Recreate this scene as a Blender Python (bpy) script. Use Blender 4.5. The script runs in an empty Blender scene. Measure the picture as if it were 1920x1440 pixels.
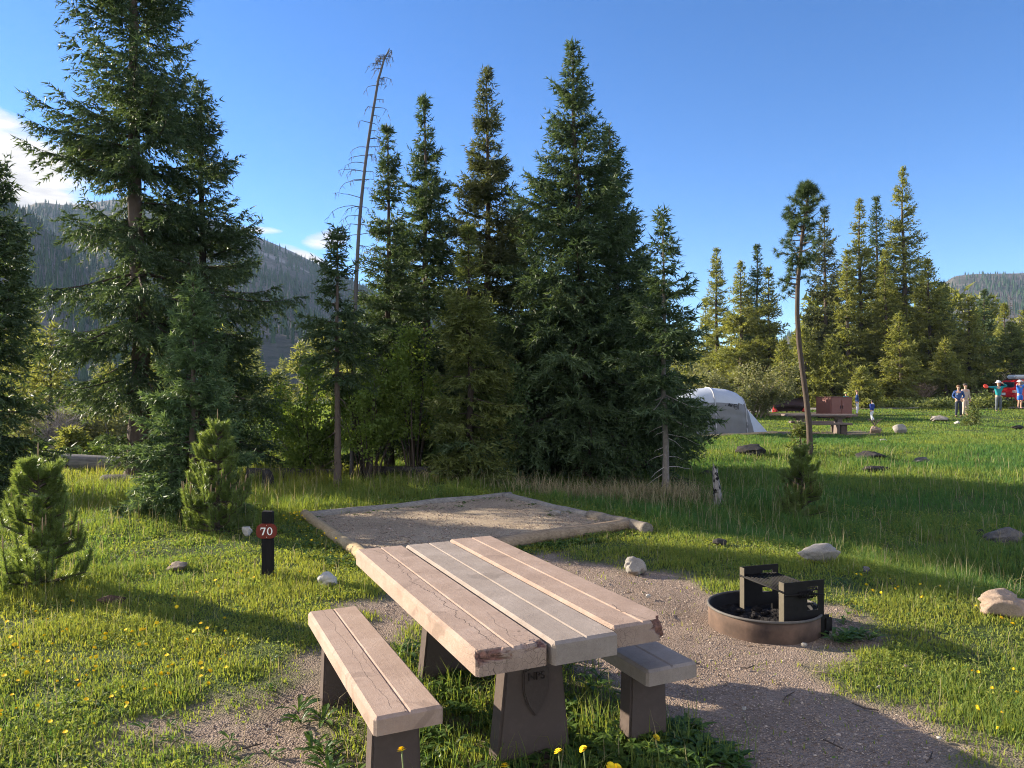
import bpy, bmesh, math, random
import numpy as np
from mathutils import Vector, Matrix
PI = math.pi
C = bpy.context.scene.collection
F, CX, HY, HC = 1386.0, 960.0, 730.0, 1.7      # focal length in photo pixels, principal column, horizon row, camera height

# ------------------------------------------------------------------ basics
def tag(o, label=None, cat=None, group=None, kind=None):
    if label: o['label'] = label
    if cat: o['category'] = cat
    if group: o['group'] = group
    if kind: o['kind'] = kind
    return o
def thing(name, label, cat, loc=(0, 0, 0), rz=0.0, group=None):
    o = bpy.data.objects.new(name, None); C.objects.link(o)
    o.location = loc; o.rotation_euler = (0, 0, rz); o.empty_display_size = .1
    return tag(o, label, cat, group)
def link(name, me, parent=None, mat=None):
    if mat is not None and not me.materials: me.materials.append(mat)
    o = bpy.data.objects.new(name, me); C.objects.link(o)
    if parent is not None: o.parent = parent
    return o
def npmesh(name, V, T=None, Q=None, tint=None, attr=None, smooth=False, mats=None, midx=None):
    me = bpy.data.meshes.new(name)
    V = np.asarray(V, np.float32).reshape(-1, 3)
    idx = []; starts = []; n0 = 0
    if T is not None and len(T):
        T = np.asarray(T, np.int32).reshape(-1, 3); idx.append(T.ravel()); starts.append(np.arange(len(T)) * 3); n0 = len(T) * 3
    if Q is not None and len(Q):
        Q = np.asarray(Q, np.int32).reshape(-1, 4); idx.append(Q.ravel()); starts.append(n0 + np.arange(len(Q)) * 4)
    idx = np.concatenate(idx).astype(np.int32); starts = np.concatenate(starts).astype(np.int32)
    me.vertices.add(len(V)); me.vertices.foreach_set('co', V.ravel())
    me.loops.add(len(idx)); me.loops.foreach_set('vertex_index', idx)
    me.polygons.add(len(starts)); me.polygons.foreach_set('loop_start', starts)
    if midx is not None: me.polygons.foreach_set('material_index', np.asarray(midx, np.int32))
    me.update(calc_edges=True)
    me.polygons.foreach_set('use_smooth', np.full(len(starts), bool(smooth)))
    for k, a in ([('tint', tint)] if tint is not None else []) + list((attr or {}).items()):
        me.attributes.new(k, 'FLOAT', 'POINT').data.foreach_set('value', np.ascontiguousarray(a, np.float32).ravel())
    for m in (mats or []): me.materials.append(m)
    return me
class MB:
    """collects pieces (verts, tris, quads, tint) into one mesh"""
    def __init__(s): s.V = []; s.T = []; s.Q = []; s.t = []; s.n = 0
    def add(s, V, T=None, Q=None, tint=0.5):
        V = np.asarray(V, np.float64).reshape(-1, 3)
        if T is not None and len(T): s.T.append(np.asarray(T).reshape(-1, 3) + s.n)
        if Q is not None and len(Q): s.Q.append(np.asarray(Q).reshape(-1, 4) + s.n)
        s.V.append(V); s.t.append(np.broadcast_to(np.asarray(tint, np.float64), (len(V),))); s.n += len(V)
        return s
    def mesh(s, name, mat, smooth=False):
        return npmesh(name, np.concatenate(s.V), np.concatenate(s.T) if s.T else None, np.concatenate(s.Q) if s.Q else None,
                      np.concatenate(s.t), smooth=smooth, mats=[mat])
    def build(s, name, mat, parent=None, smooth=False):
        return link(name, s.mesh(name, mat, smooth), parent)
    def box(s, c, d, R=None, tint=.5):
        c = np.asarray(c, float); d = np.asarray(d, float) / 2
        v = np.array([[x, y, z] for x in (-1, 1) for y in (-1, 1) for z in (-1, 1)], float) * d
        if R is not None: v = v @ np.asarray(R.to_3x3()).T
        return s.add(v + c, Q=[[0, 1, 3, 2], [4, 6, 7, 5], [0, 4, 5, 1], [2, 3, 7, 6], [0, 2, 6, 4], [1, 5, 7, 3]], tint=tint)
    def tube(s, P, r, k=8, cap=True, tint=.5):
        P = np.asarray(P, float); r = np.broadcast_to(np.asarray(r, float), (len(P),))
        V, Q = tubes(P[None], r[None], k); n0 = s.n
        s.add(V, Q=Q, tint=tint)
        if cap:
            n = len(P)
            s.add(np.stack([P[0], P[-1]]), tint=tint if np.ndim(tint) == 0 else .5)
            a = np.arange(k); b = (a + 1) % k
            s.T.append(np.stack([np.full(k, n0 + n * k), n0 + b, n0 + a], 1))
            s.T.append(np.stack([np.full(k, n0 + n * k + 1), n0 + (n - 1) * k + a, n0 + (n - 1) * k + b], 1))
        return s
def nrm(v): return v / np.maximum(np.linalg.norm(v, axis=-1, keepdims=True), 1e-9)
def tubes(P, R, k=4):
    """P (n,S,3), R (n,S) -> verts, quads of n tubes"""
    n, S, _ = P.shape
    t = np.empty_like(P); t[:, 1:-1] = P[:, 2:] - P[:, :-2]; t[:, 0] = P[:, 1] - P[:, 0]; t[:, -1] = P[:, -1] - P[:, -2]
    t = nrm(t)
    m = nrm(P[:, -1] - P[:, 0])
    up = np.where(np.abs(m[:, 2:3]) > .8, np.array([[1., 0, 0]]), np.array([[0, 0, 1.]]))[:, None, :]
    a = nrm(np.cross(t, np.broadcast_to(up, t.shape))); b = np.cross(t, a)
    an = np.arange(k) * 2 * PI / k
    V = P[:, :, None] + R[:, :, None, None] * (a[:, :, None] * np.cos(an)[None, None, :, None] + b[:, :, None] * np.sin(an)[None, None, :, None])
    i = np.arange(S - 1)[:, None] * k; j = np.arange(k)[None]; j2 = (j + 1) % k
    q = np.stack([i + j, i + j2, i + k + j2, i + k + j], -1).reshape(-1, 4)
    Q = (q[None] + (np.arange(n) * S * k)[:, None, None]).reshape(-1, 4)
    return V.reshape(-1, 3), Q
def smooth(x, a, b):
    t = np.clip((np.asarray(x, float) - a) / (b - a), 0, 1); return t * t * (3 - 2 * t)
# value noise in numpy
_rs = np.random.RandomState(7); _tab = _rs.rand(4096)
def _h(i, j): return _tab[(i * 127 + j * 311 + (i * j) % 97 * 13) % 4096]
def vn(x, y):
    xi = np.floor(x).astype(int); yi = np.floor(y).astype(int); fx = x - xi; fy = y - yi
    fx = fx * fx * (3 - 2 * fx); fy = fy * fy * (3 - 2 * fy)
    a = _h(xi, yi); b = _h(xi + 1, yi); c = _h(xi, yi + 1); d = _h(xi + 1, yi + 1)
    return (a + (b - a) * fx) * (1 - fy) + (c + (d - c) * fx) * fy - .5
def fbm(x, y, o=4):
    s = 0; a = 1.0; x = np.asarray(x, float); y = np.asarray(y, float)
    for k in range(o):
        s = s + a * vn(x + 17.3 * k, y - 9.1 * k); a *= .5; x = x * 2.03; y = y * 2.03
    return s

# ------------------------------------------------------------------ terrain
def terr(x, y):
    x = np.asarray(x, float); y = np.asarray(y, float)
    s = (x - 1.6) * .83 + (y - 8.7) * .56
    rec = 1 - smooth(y, 13, 25)
    z = -.30 * smooth(s, .25, 2.2) * rec
    z = z - .16 * smooth(y, 9.0, 11.5) * smooth(-x, 1.8, 3.6) * rec
    z = z + .22 * smooth(y, 28, 46) + .28 * smooth(x, 9, 24) * smooth(y, 30, 46)
    core = smooth(np.hypot((x - .3) / 1.3, y - 4.4), 2.6, 5.0) * smooth(np.hypot(x + .6, y - 9.2), 2.6, 3.8)
    z = z + core * (.10 * vn(x * .7 + 31, y * .7 + 5) + .05 * vn(x * 1.9, y * 1.9 + 40)) + .012 * vn(x * 4.1, y * 4.1)
    return z
def pg(px, py):
    """where the line of sight through a photo pixel meets the terrain"""
    z = 0.0
    for _ in range(30):
        D = F * (HC - z) / (py - HY); x = (px - CX) / F * D; z = .5 * z + .5 * float(terr(x, D))
    return x, D, float(terr(x, D))
def gz(px, D):
    x = (px - CX) / F * D; return x, D, float(terr(x, D))
def zat(py, D): return HC + (HY - py) / F * D
def poly_sd(x, y, P):
    """signed distance to a polygon, positive inside"""
    P = np.asarray(P, float); x = np.asarray(x, float); y = np.asarray(y, float)
    d = np.full(x.shape, 1e9); ins = np.zeros(x.shape, bool)
    for i in range(len(P)):
        ax, ay = P[i]; bx, by = P[(i + 1) % len(P)]
        ex, ey = bx - ax, by - ay
        t = np.clip(((x - ax) * ex + (y - ay) * ey) / (ex * ex + ey * ey), 0, 1)
        d = np.minimum(d, np.hypot(x - ax - t * ex, y - ay - t * ey))
        c = (ay > y) != (by > y)
        with np.errstate(divide='ignore', invalid='ignore'):
            ins ^= c & (x < ex * (y - ay) / (ey if ey else 1e-12) + ax)
    return np.where(ins, d, -d)
def flat(px, py): D = F * HC / (py - HY); return ((px - CX) / F * D, D)
DIRT = [flat(*p) for p in [(250, 1560), (330, 1440), (405, 1310), (470, 1270), (560, 1240), (612, 1195), (650, 1130), (740, 1070), (985, 1032), (1120, 1030),
        (1200, 1045), (1330, 1085), (1560, 1135), (1660, 1180), (1690, 1225), (1680, 1270), (1760, 1340), (1850, 1390), (1990, 1500), (2100, 1700), (200, 1800)]]
PAD = [(-2.70, 9.72), (-.13, 11.55), (1.44, 9.04), (-1.36, 7.2)]
WEED = [flat(*p) for p in [(600, 1270), (700, 1215), (800, 1170), (940, 1200), (1100, 1240), (1180, 1290), (1290, 1400), (1320, 1500), (900, 1560), (700, 1500)]]
def dirt_mask(x, y):
    n = fbm(x * 1.6 + 3, y * 1.6, 4)
    sd = poly_sd(x, y, DIRT)
    m = smooth(sd + n * .9 - .10, -.28, .34)
    w = smooth(poly_sd(x, y, WEED) + n * .5, -.1, .25)
    m = m * (1 - .55 * w)
    # worn soil beyond the pad's near corner and scraps of bare soil in the lawn
    m = np.maximum(m, .75 * smooth(fbm(x * .9 + 50, y * .9 + 9, 4), .62, .95) * (y < 9))
    # trodden ground by the far camp table
    m = np.maximum(m, .8 * smooth(1 - np.hypot((x - 11.5) / 3.4, (y - 28.5) / 1.3), 0, .5))
    return m

# ------------------------------------------------------------------ materials
def newmat(name):
    m = bpy.data.materials.new(name); m.use_nodes = True; nt = m.node_tree; nt.nodes.clear()
    return m, nt.nodes, nt.links
def ramp(N, L, fac, cols):
    r = N.new('ShaderNodeValToRGB'); e = r.color_ramp.elements
    while len(e) < len(cols): e.new(.5)
    for i, (p, c) in enumerate(cols): e[i].position = p; e[i].color = (*c, 1) if len(c) == 3 else c
    L.new(fac, r.inputs[0]); return r.outputs[0]
def noise_n(N, L, scale, detail=4, rough=.55, vec=None, dist=0):
    n = N.new('ShaderNodeTexNoise'); n.inputs['Scale'].default_value = scale; n.inputs['Detail'].default_value = detail
    n.inputs['Roughness'].default_value = rough; n.inputs['Distortion'].default_value = dist
    if vec is not None: L.new(vec, n.inputs['Vector'])
    return n.outputs['Fac']
def mathn(N, L, op, a, b=None, clamp=False):
    n = N.new('ShaderNodeMath'); n.operation = op; n.use_clamp = clamp
    for i, v in enumerate((a, b)):
        if v is None: continue
        if isinstance(v, (int, float)): n.inputs[i].default_value = v
        else: L.new(v, n.inputs[i])
    return n.outputs[0]
def mixc(N, L, fac, a, b, mode='MIX'):
    n = N.new('ShaderNodeMix'); n.data_type = 'RGBA'; n.blend_type = mode
    for s, v in ((0, fac), (6, a), (7, b)):
        if isinstance(v, (int, float)): n.inputs[s].default_value = v
        elif isinstance(v, tuple): n.inputs[s].default_value = (*v, 1)
        else: L.new(v, n.inputs[s])
    return n.outputs[2]
def attrn(N, name):
    a = N.new('ShaderNodeAttribute'); a.attribute_name = name; return a
def objco(N): return N.new('ShaderNodeTexCoord').outputs['Object']
def bumpn(N, L, h, strength=.4, dist=.02):
    b = N.new('ShaderNodeBump'); b.inputs['Strength'].default_value = strength; b.inputs['Distance'].default_value = dist
    L.new(h, b.inputs['Height']); return b.outputs[0]
def finish(N, L, col, rough=.8, normal=None, spec=.3, metal=0.0):
    p = N.new('ShaderNodeBsdfPrincipled'); o = N.new('ShaderNodeOutputMaterial')
    if isinstance(col, tuple): p.inputs['Base Color'].default_value = (*col, 1)
    else: L.new(col, p.inputs['Base Color'])
    if isinstance(rough, (int, float)): p.inputs['Roughness'].default_value = rough
    else: L.new(rough, p.inputs['Roughness'])
    p.inputs['Specular IOR Level'].default_value = spec; p.inputs['Metallic'].default_value = metal
    if normal is not None: L.new(normal, p.inputs['Normal'])
    L.new(p.outputs[0], o.inputs[0]); return p
def plain(name, col, rough=.7, var=.18, scale=8, spec=.3, metal=0.0, bump=.15, bscale=60, bdist=.004):
    m, N, L = newmat(name); co = objco(N)
    n = noise_n(N, L, scale, 5, .6, co)
    c = ramp(N, L, n, [(.3, tuple(v * (1 - var) for v in col)), (.7, tuple(min(1, v * (1 + var)) for v in col))])
    nb = bumpn(N, L, noise_n(N, L, bscale, 3, .6, co), bump, bdist)
    finish(N, L, c, rough, nb, spec, metal); return m
def leafmat(name, dark, light, trans=.35, tcol=None, rough=.55, spec=.25):
    """foliage: tint attribute runs between two leaf colours; thin leaves let some light through"""
    m, N, L = newmat(name)
    c = ramp(N, L, attrn(N, 'tint').outputs['Fac'], [(0., dark), (1., light)])
    p = finish(N, L, c, rough, None, spec)
    if trans > 0:
        t = N.new('ShaderNodeBsdfTranslucent'); k = tcol or (1.5, 1.45, .8)
        tc = mixc(N, L, 1.0, c, (min(k[0], 4), min(k[1], 4), min(k[2], 4)), 'MULTIPLY')
        L.new(tc, t.inputs[0])
        ms = N.new('ShaderNodeMixShader'); ms.inputs[0].default_value = trans
        out = [n for n in N if n.type == 'OUTPUT_MATERIAL'][0]
        L.new(p.outputs[0], ms.inputs[1]); L.new(t.outputs[0], ms.inputs[2]); L.new(ms.outputs[0], out.inputs[0])
    return m
def tintmat(name, dark, light, rough=.8, scale=30, bump=.3, spec=.25, bdist=.01, stretch=None, nmix=.5):
    """tint attribute plus noise between two colours"""
    m, N, L = newmat(name); co = objco(N)
    if stretch:
        mp = N.new('ShaderNodeMapping'); mp.inputs['Scale'].default_value = stretch; L.new(co, mp.inputs['Vector']); co = mp.outputs[0]
    n = noise_n(N, L, scale, 5, .65, co)
    f = mathn(N, L, 'ADD', mathn(N, L, 'MULTIPLY', attrn(N, 'tint').outputs['Fac'], 1 - nmix), mathn(N, L, 'MULTIPLY', n, nmix))
    c = ramp(N, L, f, [(.25, dark), (.75, light)])
    finish(N, L, c, rough, bumpn(N, L, n, bump, bdist), spec); return m
# ------------------------------------------------------------------ plants
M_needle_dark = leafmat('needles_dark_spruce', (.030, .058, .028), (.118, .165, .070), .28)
M_needle_blue = leafmat('needles_blue_spruce', (.052, .095, .042), (.165, .235, .095), .3)
M_needle_olive = leafmat('needles_olive', (.055, .085, .025), (.22, .24, .07), .32)
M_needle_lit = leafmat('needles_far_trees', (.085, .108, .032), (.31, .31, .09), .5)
M_needle_pine = leafmat('needles_young_pine', (.075, .130, .034), (.25, .31, .09), .4, None, .32, .55)
M_needle_brown = leafmat('needles_brown_green', (.045, .060, .027), (.150, .162, .066), .3)
M_candle = plain('pine_candle', (.34, .23, .12), .7, .25, 40)
M_bark = tintmat('bark_spruce', (.042, .031, .027), (.125, .094, .078), .95, 14, .9, .1, .03, (1, 1, .35))
M_bark_dark = tintmat('bark_dark', (.045, .036, .030), (.13, .10, .082), .95, 14, .8, .1, .02, (1, 1, .35))
M_bark_pale = tintmat('bark_pale_flaking', (.17, .15, .13), (.56, .51, .46), .9, 22, .6, .1, .01, (1, 1, .6))
M_snag = tintmat('dead_grey_wood', (.06, .056, .055), (.18, .17, .165), .9, 12, .6, .1, .01, (1, 1, .2))
M_twig = tintmat('dry_twigs', (.17, .12, .085), (.44, .34, .25), .9, 5, .2)
M_twig_grey = tintmat('grey_twigs', (.13, .11, .11), (.34, .30, .30), .9, 5, .2)
M_leaf_aspen = leafmat('aspen_leaves', (.085, .145, .032), (.25, .32, .075), .45, (1.6, 1.6, .7))
M_leaf_dark = leafmat('willow_leaves_dark', (.045, .09, .038), (.15, .215, .085), .4)
M_leaf_willow = leafmat('willow_leaves_pale', (.09, .095, .04), (.26, .26, .11), .35, (1.4, 1.4, .8))
M_leaf_hedge = leafmat('low_shrub_leaves', (.05, .085, .02), (.25, .27, .085), .35)

def basis(d):
    up = np.where(np.abs(d[..., 2:3]) > .95, np.array([1., 0, 0]), np.array([0, 0, 1.]))
    a = nrm(np.cross(d, up)); return a, np.cross(a, d)
def blades(P, D, Ln, W, rng):
    """thin triangles from points P along unit directions D"""
    n = len(P); a, b = basis(D); r = rng.rand(n)[:, None] * PI
    s = a * np.cos(r) + b * np.sin(r)
    V = np.stack([P - s * W[:, None] * .5, P + s * W[:, None] * .5, P + D * Ln[:, None]], 1)
    return V.reshape(-1, 3), np.arange(n * 3).reshape(-1, 3)
def trunk_curve(H, lean, rng, n=14, wob=.012, curve=0.0):
    t = np.linspace(0, 1, n); p = np.zeros((n, 3)); p[:, 2] = H * t
    p[:, 0] = lean[0] * (t + curve * t * (t - 1)) + np.interp(t, np.linspace(0, 1, 6), np.r_[0, rng.normal(0, wob * H, 4), 0])
    p[:, 1] = lean[1] * t + np.interp(t, np.linspace(0, 1, 6), np.r_[0, rng.normal(0, wob * H, 4), 0])
    return p
def bark_tube(P, r, rng, k=10, flare=1.5):
    P = np.asarray(P, float); n = 40
    t = np.linspace(0, 1, len(P)); tt = np.linspace(0, 1, n) ** 1.25
    Q = np.stack([np.interp(tt, t, P[:, i]) for i in range(3)], 1); R = np.interp(tt, t, r)
    R = R * (1 + (flare - 1) * np.exp(-Q[:, 2] / .18))
    V, F4 = tubes(Q[None], R[None], k)
    V = V.reshape(n, k, 3); c = Q[:, None]; f = 1 + rng.normal(0, .05, (n, k, 1)); V = c + (V - c) * f
    V[0, :, 2] -= .12
    return V.reshape(-1, 3), F4
def conifer(rng, H, R, hb, nbr, r0, mat, bark=None, sprig=(.13, .035), sp=.075, twsp=.11, lean=(0, 0), droop=.25, up=0.15, upt=.9, hang=.25,
            shape=.85, gap=.25, wood=True, tw=.42, tip=1.0, dead=0, low=1.0, spt=2, asym=None, k=10, clump=0.0):
    """spruce or fir: tapered trunk with whorled limbs -> trunk mesh; sprays of needles along every twig -> crown mesh"""
    trunk = MB(); P = trunk_curve(H, lean, rng, wob=.0035); t = np.linspace(0, 1, len(P))
    V, Q = bark_tube(P, r0 * (1 - t) ** .85 + .006, rng, k); trunk.add(V, Q=Q, tint=rng.rand())
    at = lambda h: np.stack([np.interp(h, P[:, 2], P[:, i]) for i in range(3)], -1)
    f = np.sort(rng.rand(nbr) ** .92); nw = max(8, int(nbr / 5)); f = .65 * np.round(f * nw) / nw + .35 * f; f = np.clip(f, 0, .985)
    h = hb + (H - hb) * f; base = at(h); az = rng.rand(nbr) * 2 * PI + np.arange(nbr) * 2.4
    prof = (1 - f) ** shape * np.minimum(1, (f + .10 * low + 1e-3) / (.16) if low < 1 else 1)
    wn = rng.rand(nw + 2); L = R * prof * (1 - gap + gap * 2 * wn[np.round(f * nw).astype(int)] * rng.uniform(.5, 1.25, nbr)) * rng.uniform(.8, 1.12, nbr) + .05
    if asym is not None: L = L * (1 + asym[1] * np.cos(az - asym[0]))
    el = np.radians(-22 + 62 * f ** 1.2) * 1.0 + rng.normal(0, .10, nbr) + up * .5
    S = 7; s = np.linspace(0, 1, S)[None]
    rad = np.stack([np.cos(az), np.sin(az), np.zeros(nbr)], 1)
    hor = L[:, None] * s * np.cos(el)[:, None]
    ver = L[:, None] * (np.sin(el)[:, None] * s - droop * (1 - f)[:, None] * s ** 1.6 + upt * droop * (1.1 - .4 * f)[:, None] * s ** 3.2)
    side = rng.normal(0, .08, nbr)[:, None] * L[:, None] * s ** 2
    lat = np.stack([-np.sin(az), np.cos(az), np.zeros(nbr)], 1)
    B = base[:, None] + rad[:, None] * hor[..., None] + lat[:, None] * side[..., None]; B[..., 2] += ver
    if wood:
        Rr = (.006 + .011 * L)[:, None] * (1.05 - s); V, Q = tubes(B, Rr, 3); trunk.add(V, Q=Q, tint=.35)
    if dead:
        hd = hb * rng.uniform(.25, 1, dead); bd = at(hd); a = rng.rand(dead) * 2 * PI; ld = rng.uniform(.25, .8, dead) * min(1, R)
        rd = np.stack([np.cos(a), np.sin(a), rng.uniform(-.5, .15, dead)], 1)
        Pd = bd[:, None] + rd[:, None] * (ld[:, None] * s)[..., None] + np.stack([np.zeros_like(s[0]), np.zeros_like(s[0]), -.25 * s[0] ** 2], -1)[None] * ld[:, None, None]
        Pd += rng.normal(0, .012, Pd.shape) * s[..., None]
        V, Q = tubes(Pd, (.010 * (1.1 - s)) * np.ones((dead, 1)), 3); trunk.add(V, Q=Q, tint=.75)
    # twigs
    nt = np.maximum(3, (L / twsp).astype(int) * 2 + 1); bi = np.repeat(np.arange(nbr), nt)
    k_ = np.concatenate([np.arange(n) for n in nt]); tt = np.clip((k_ // 2 + .5 + rng.uniform(-.4, .4, len(k_))) / ((nt[bi] + 1) / 2), .04, 1)
    tt = .06 + .94 * tt ** .9
    sd = np.where(k_ % 2 == 0, 1., -1.)
    x = tt * (S - 1); i0 = np.minimum(x.astype(int), S - 2); fr = (x - i0)[:, None]
    p0 = B[bi, i0] * (1 - fr) + B[bi, i0 + 1] * fr; tg = nrm(B[bi, i0 + 1] - B[bi, i0])
    latv = nrm(np.cross(tg, np.array([0, 0, 1.]))) * sd[:, None]
    tl = (tw * L[bi] * np.minimum(1, (1.08 - tt) * 1.5) * np.minimum(1, .45 + tt * 1.6) + sprig[0] * .8) * rng.uniform(.55, 1.2, len(tt))
    ca = rng.uniform(.45, .95, len(tt))[:, None]
    dz = rng.normal(-hang * .6, .22, len(tt))
    D = nrm(tg * ca + latv * np.sqrt(1 - np.minimum(ca, .99) ** 2) + np.array([0, 0, 1.]) * dz[:, None])
    last = k_ == nt[bi] - 1; D[last] = tg[last]; p0[last] = B[bi[last], -2] * .2 + B[bi[last], -1] * .8
    # sprays along twigs
    ns = np.maximum(2, (tl / sp).astype(int) + 1); ti = np.repeat(np.arange(len(tl)), ns)
    kk = np.concatenate([np.arange(n) for n in ns]); u = (kk + rng.rand(len(kk))) / ns[ti]
    P0 = p0[ti] + D[ti] * (tl[ti] * u)[:, None]; P0[:, 2] -= hang * .55 * (tl[ti] * u) ** 1.5
    crown = MB(); tb = rng.rand(nbr)
    for q in range(spt):
        a, b = basis(D[ti]); ph = rng.rand(len(ti))[:, None] * 2 * PI; rad2 = a * np.cos(ph) + b * np.sin(ph) * .75
        c = rng.uniform(.45, .9, len(ti))[:, None]
        d = nrm(D[ti] * c + rad2 * np.sqrt(1 - c * c) + np.array([0, 0, -1.]) * hang * .55)
        ln = sprig[0] * rng.uniform(.55, 1.25, len(ti)); wd = sprig[1] * rng.uniform(.6, 1.3, len(ti))
        V, T = blades(P0, d, ln, wd, rng)
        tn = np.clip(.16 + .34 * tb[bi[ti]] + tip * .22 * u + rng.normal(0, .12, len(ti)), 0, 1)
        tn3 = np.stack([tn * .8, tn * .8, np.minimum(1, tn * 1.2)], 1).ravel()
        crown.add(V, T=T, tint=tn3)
    # leading shoot
    n = max(10, int(H * 6)); hh = np.linspace(H * .93, H * 1.0, n); P0 = at(hh); a = rng.rand(n) * 2 * PI
    d = nrm(np.stack([np.cos(a) * .6, np.sin(a) * .6, np.full(n, .7)], 1)); V, T = blades(P0, d, np.full(n, sprig[0] * .8), np.full(n, sprig[1]), rng)
    crown.add(V, T=T, tint=.6)
    return trunk, crown
def tree(name, label, px, D, top, R, seed, hb=.6, nbr=150, r0=.12, mat=None, bark=None, group=None, base_z=None, cat='tree', **kw):
    """a conifer standing at photo column px, D metres out, its tip at photo pixel top"""
    rng = np.random.RandomState(seed); x, y, z = gz(px, D)
    if base_z is not None: z = base_z
    H = zat(top[1], D) - z; lx = (top[0] - px) / F * D
    tr, cr = conifer(rng, H, R, hb, nbr, r0, mat, lean=(lx, 0), **kw)
    e = thing(name, label, cat, (x, y, z), 0, group)
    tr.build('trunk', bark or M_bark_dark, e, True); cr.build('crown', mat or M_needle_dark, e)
    return e

def pine_sapling(label, px, py, top_py, R, seed, group='young pines in the grass', dens=1.0, nl=.056, mat=None):
    rng = np.random.RandomState(seed); x, y, z = pg(px, py); H = zat(top_py, y) - z
    e = thing('pine_sapling', label, 'tree', (x, y, z - .01), 0, group)
    st = MB(); st.tube(np.array([[0, 0, -.05], [0.01, 0, H * .4], [0, .01, H * .93]]), [.022 * H + .004, .014 * H, .006], 7)
    nd = MB(); cd = []
    shoots = [(np.array([0, 0, H * .25]), np.array([0, 0, H * .92]))]
    nw = 11
    for w in range(nw):
        f = .02 + .76 * w / (nw - 1); h0 = H * f
        for j in range(rng.randint(6, 10)):
            a = rng.rand() * 2 * PI; L = R * (1 - f) ** .85 * rng.uniform(.5, 1.05) + .015 * H; el = rng.uniform(.0, .40) + .35 * f
            p0 = np.array([0, 0, h0 + rng.uniform(-.05, .05) * H]); p1 = p0 + L * np.array([math.cos(a) * math.cos(el), math.sin(a) * math.cos(el), math.sin(el)])
            pt = p1 + np.array([math.cos(a) * .25, math.sin(a) * .25, 1.]) * rng.uniform(.09, .20) * (1 - .75 * f) * (H if H < 1.3 else 1.3)
            st.tube([p0, p0 * .5 + p1 * .5 - [0, 0, .04 * L], p1, pt], [.010 * H, .008 * H, .006 * H, .003], 4, False)
            shoots.append((p0 * .55 + p1 * .45, p1)); shoots.append((p1, pt))
            for q in range(rng.randint(2, 5)):
                tq = rng.uniform(.3, .95); b0 = p0 * (1 - tq) + p1 * tq; aa = a + rng.choice([-1, 1]) * rng.uniform(.4, 1.3); l2 = rng.uniform(.06, .14) * (H if H < 1.3 else 1.3)
                shoots.append((b0, b0 + l2 * np.array([math.cos(aa) * .5, math.sin(aa) * .5, .8])))
    for a, b in shoots:
        L = np.linalg.norm(b - a); n = int(1700 * L * dens); d = (b - a) / L; u = rng.rand(n)
        P = a + np.outer(u, b - a); aa, bb = basis(np.tile(d, (n, 1))); ph = rng.rand(n)[:, None] * 2 * PI
        Dn = nrm(d[None] * rng.uniform(.5, 1.2, n)[:, None] + (aa * np.cos(ph) + bb * np.sin(ph)) * .75)
        V, T = blades(P, Dn, nl * rng.uniform(.7, 1.2, n), np.full(n, .0048), rng)
        tn = np.clip(rng.normal(.4 + .25 * u, .18), 0, 1); nd.add(V, T=T, tint=np.repeat(tn, 3))
        if b[2] > H * .35 and rng.rand() < .65 or a[0] == 0 and b[0] == 0:
            cl = rng.uniform(.05, .11) * (1.9 if b[0] == 0 and a[0] == 0 else 1); tip = b + np.array([0, 0, cl]) + d * .01; cd.append((b - d * .01, tip))
    st.build('stem', M_bark_dark, e, True); nd.build('needles', mat or M_needle_pine, e)
    for a, b in cd[:26]:
        MB().tube([a, (a + b) / 2, b], [.0062, .0065, .003], 5).build('candle', M_candle, e, True)
    return e
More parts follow.
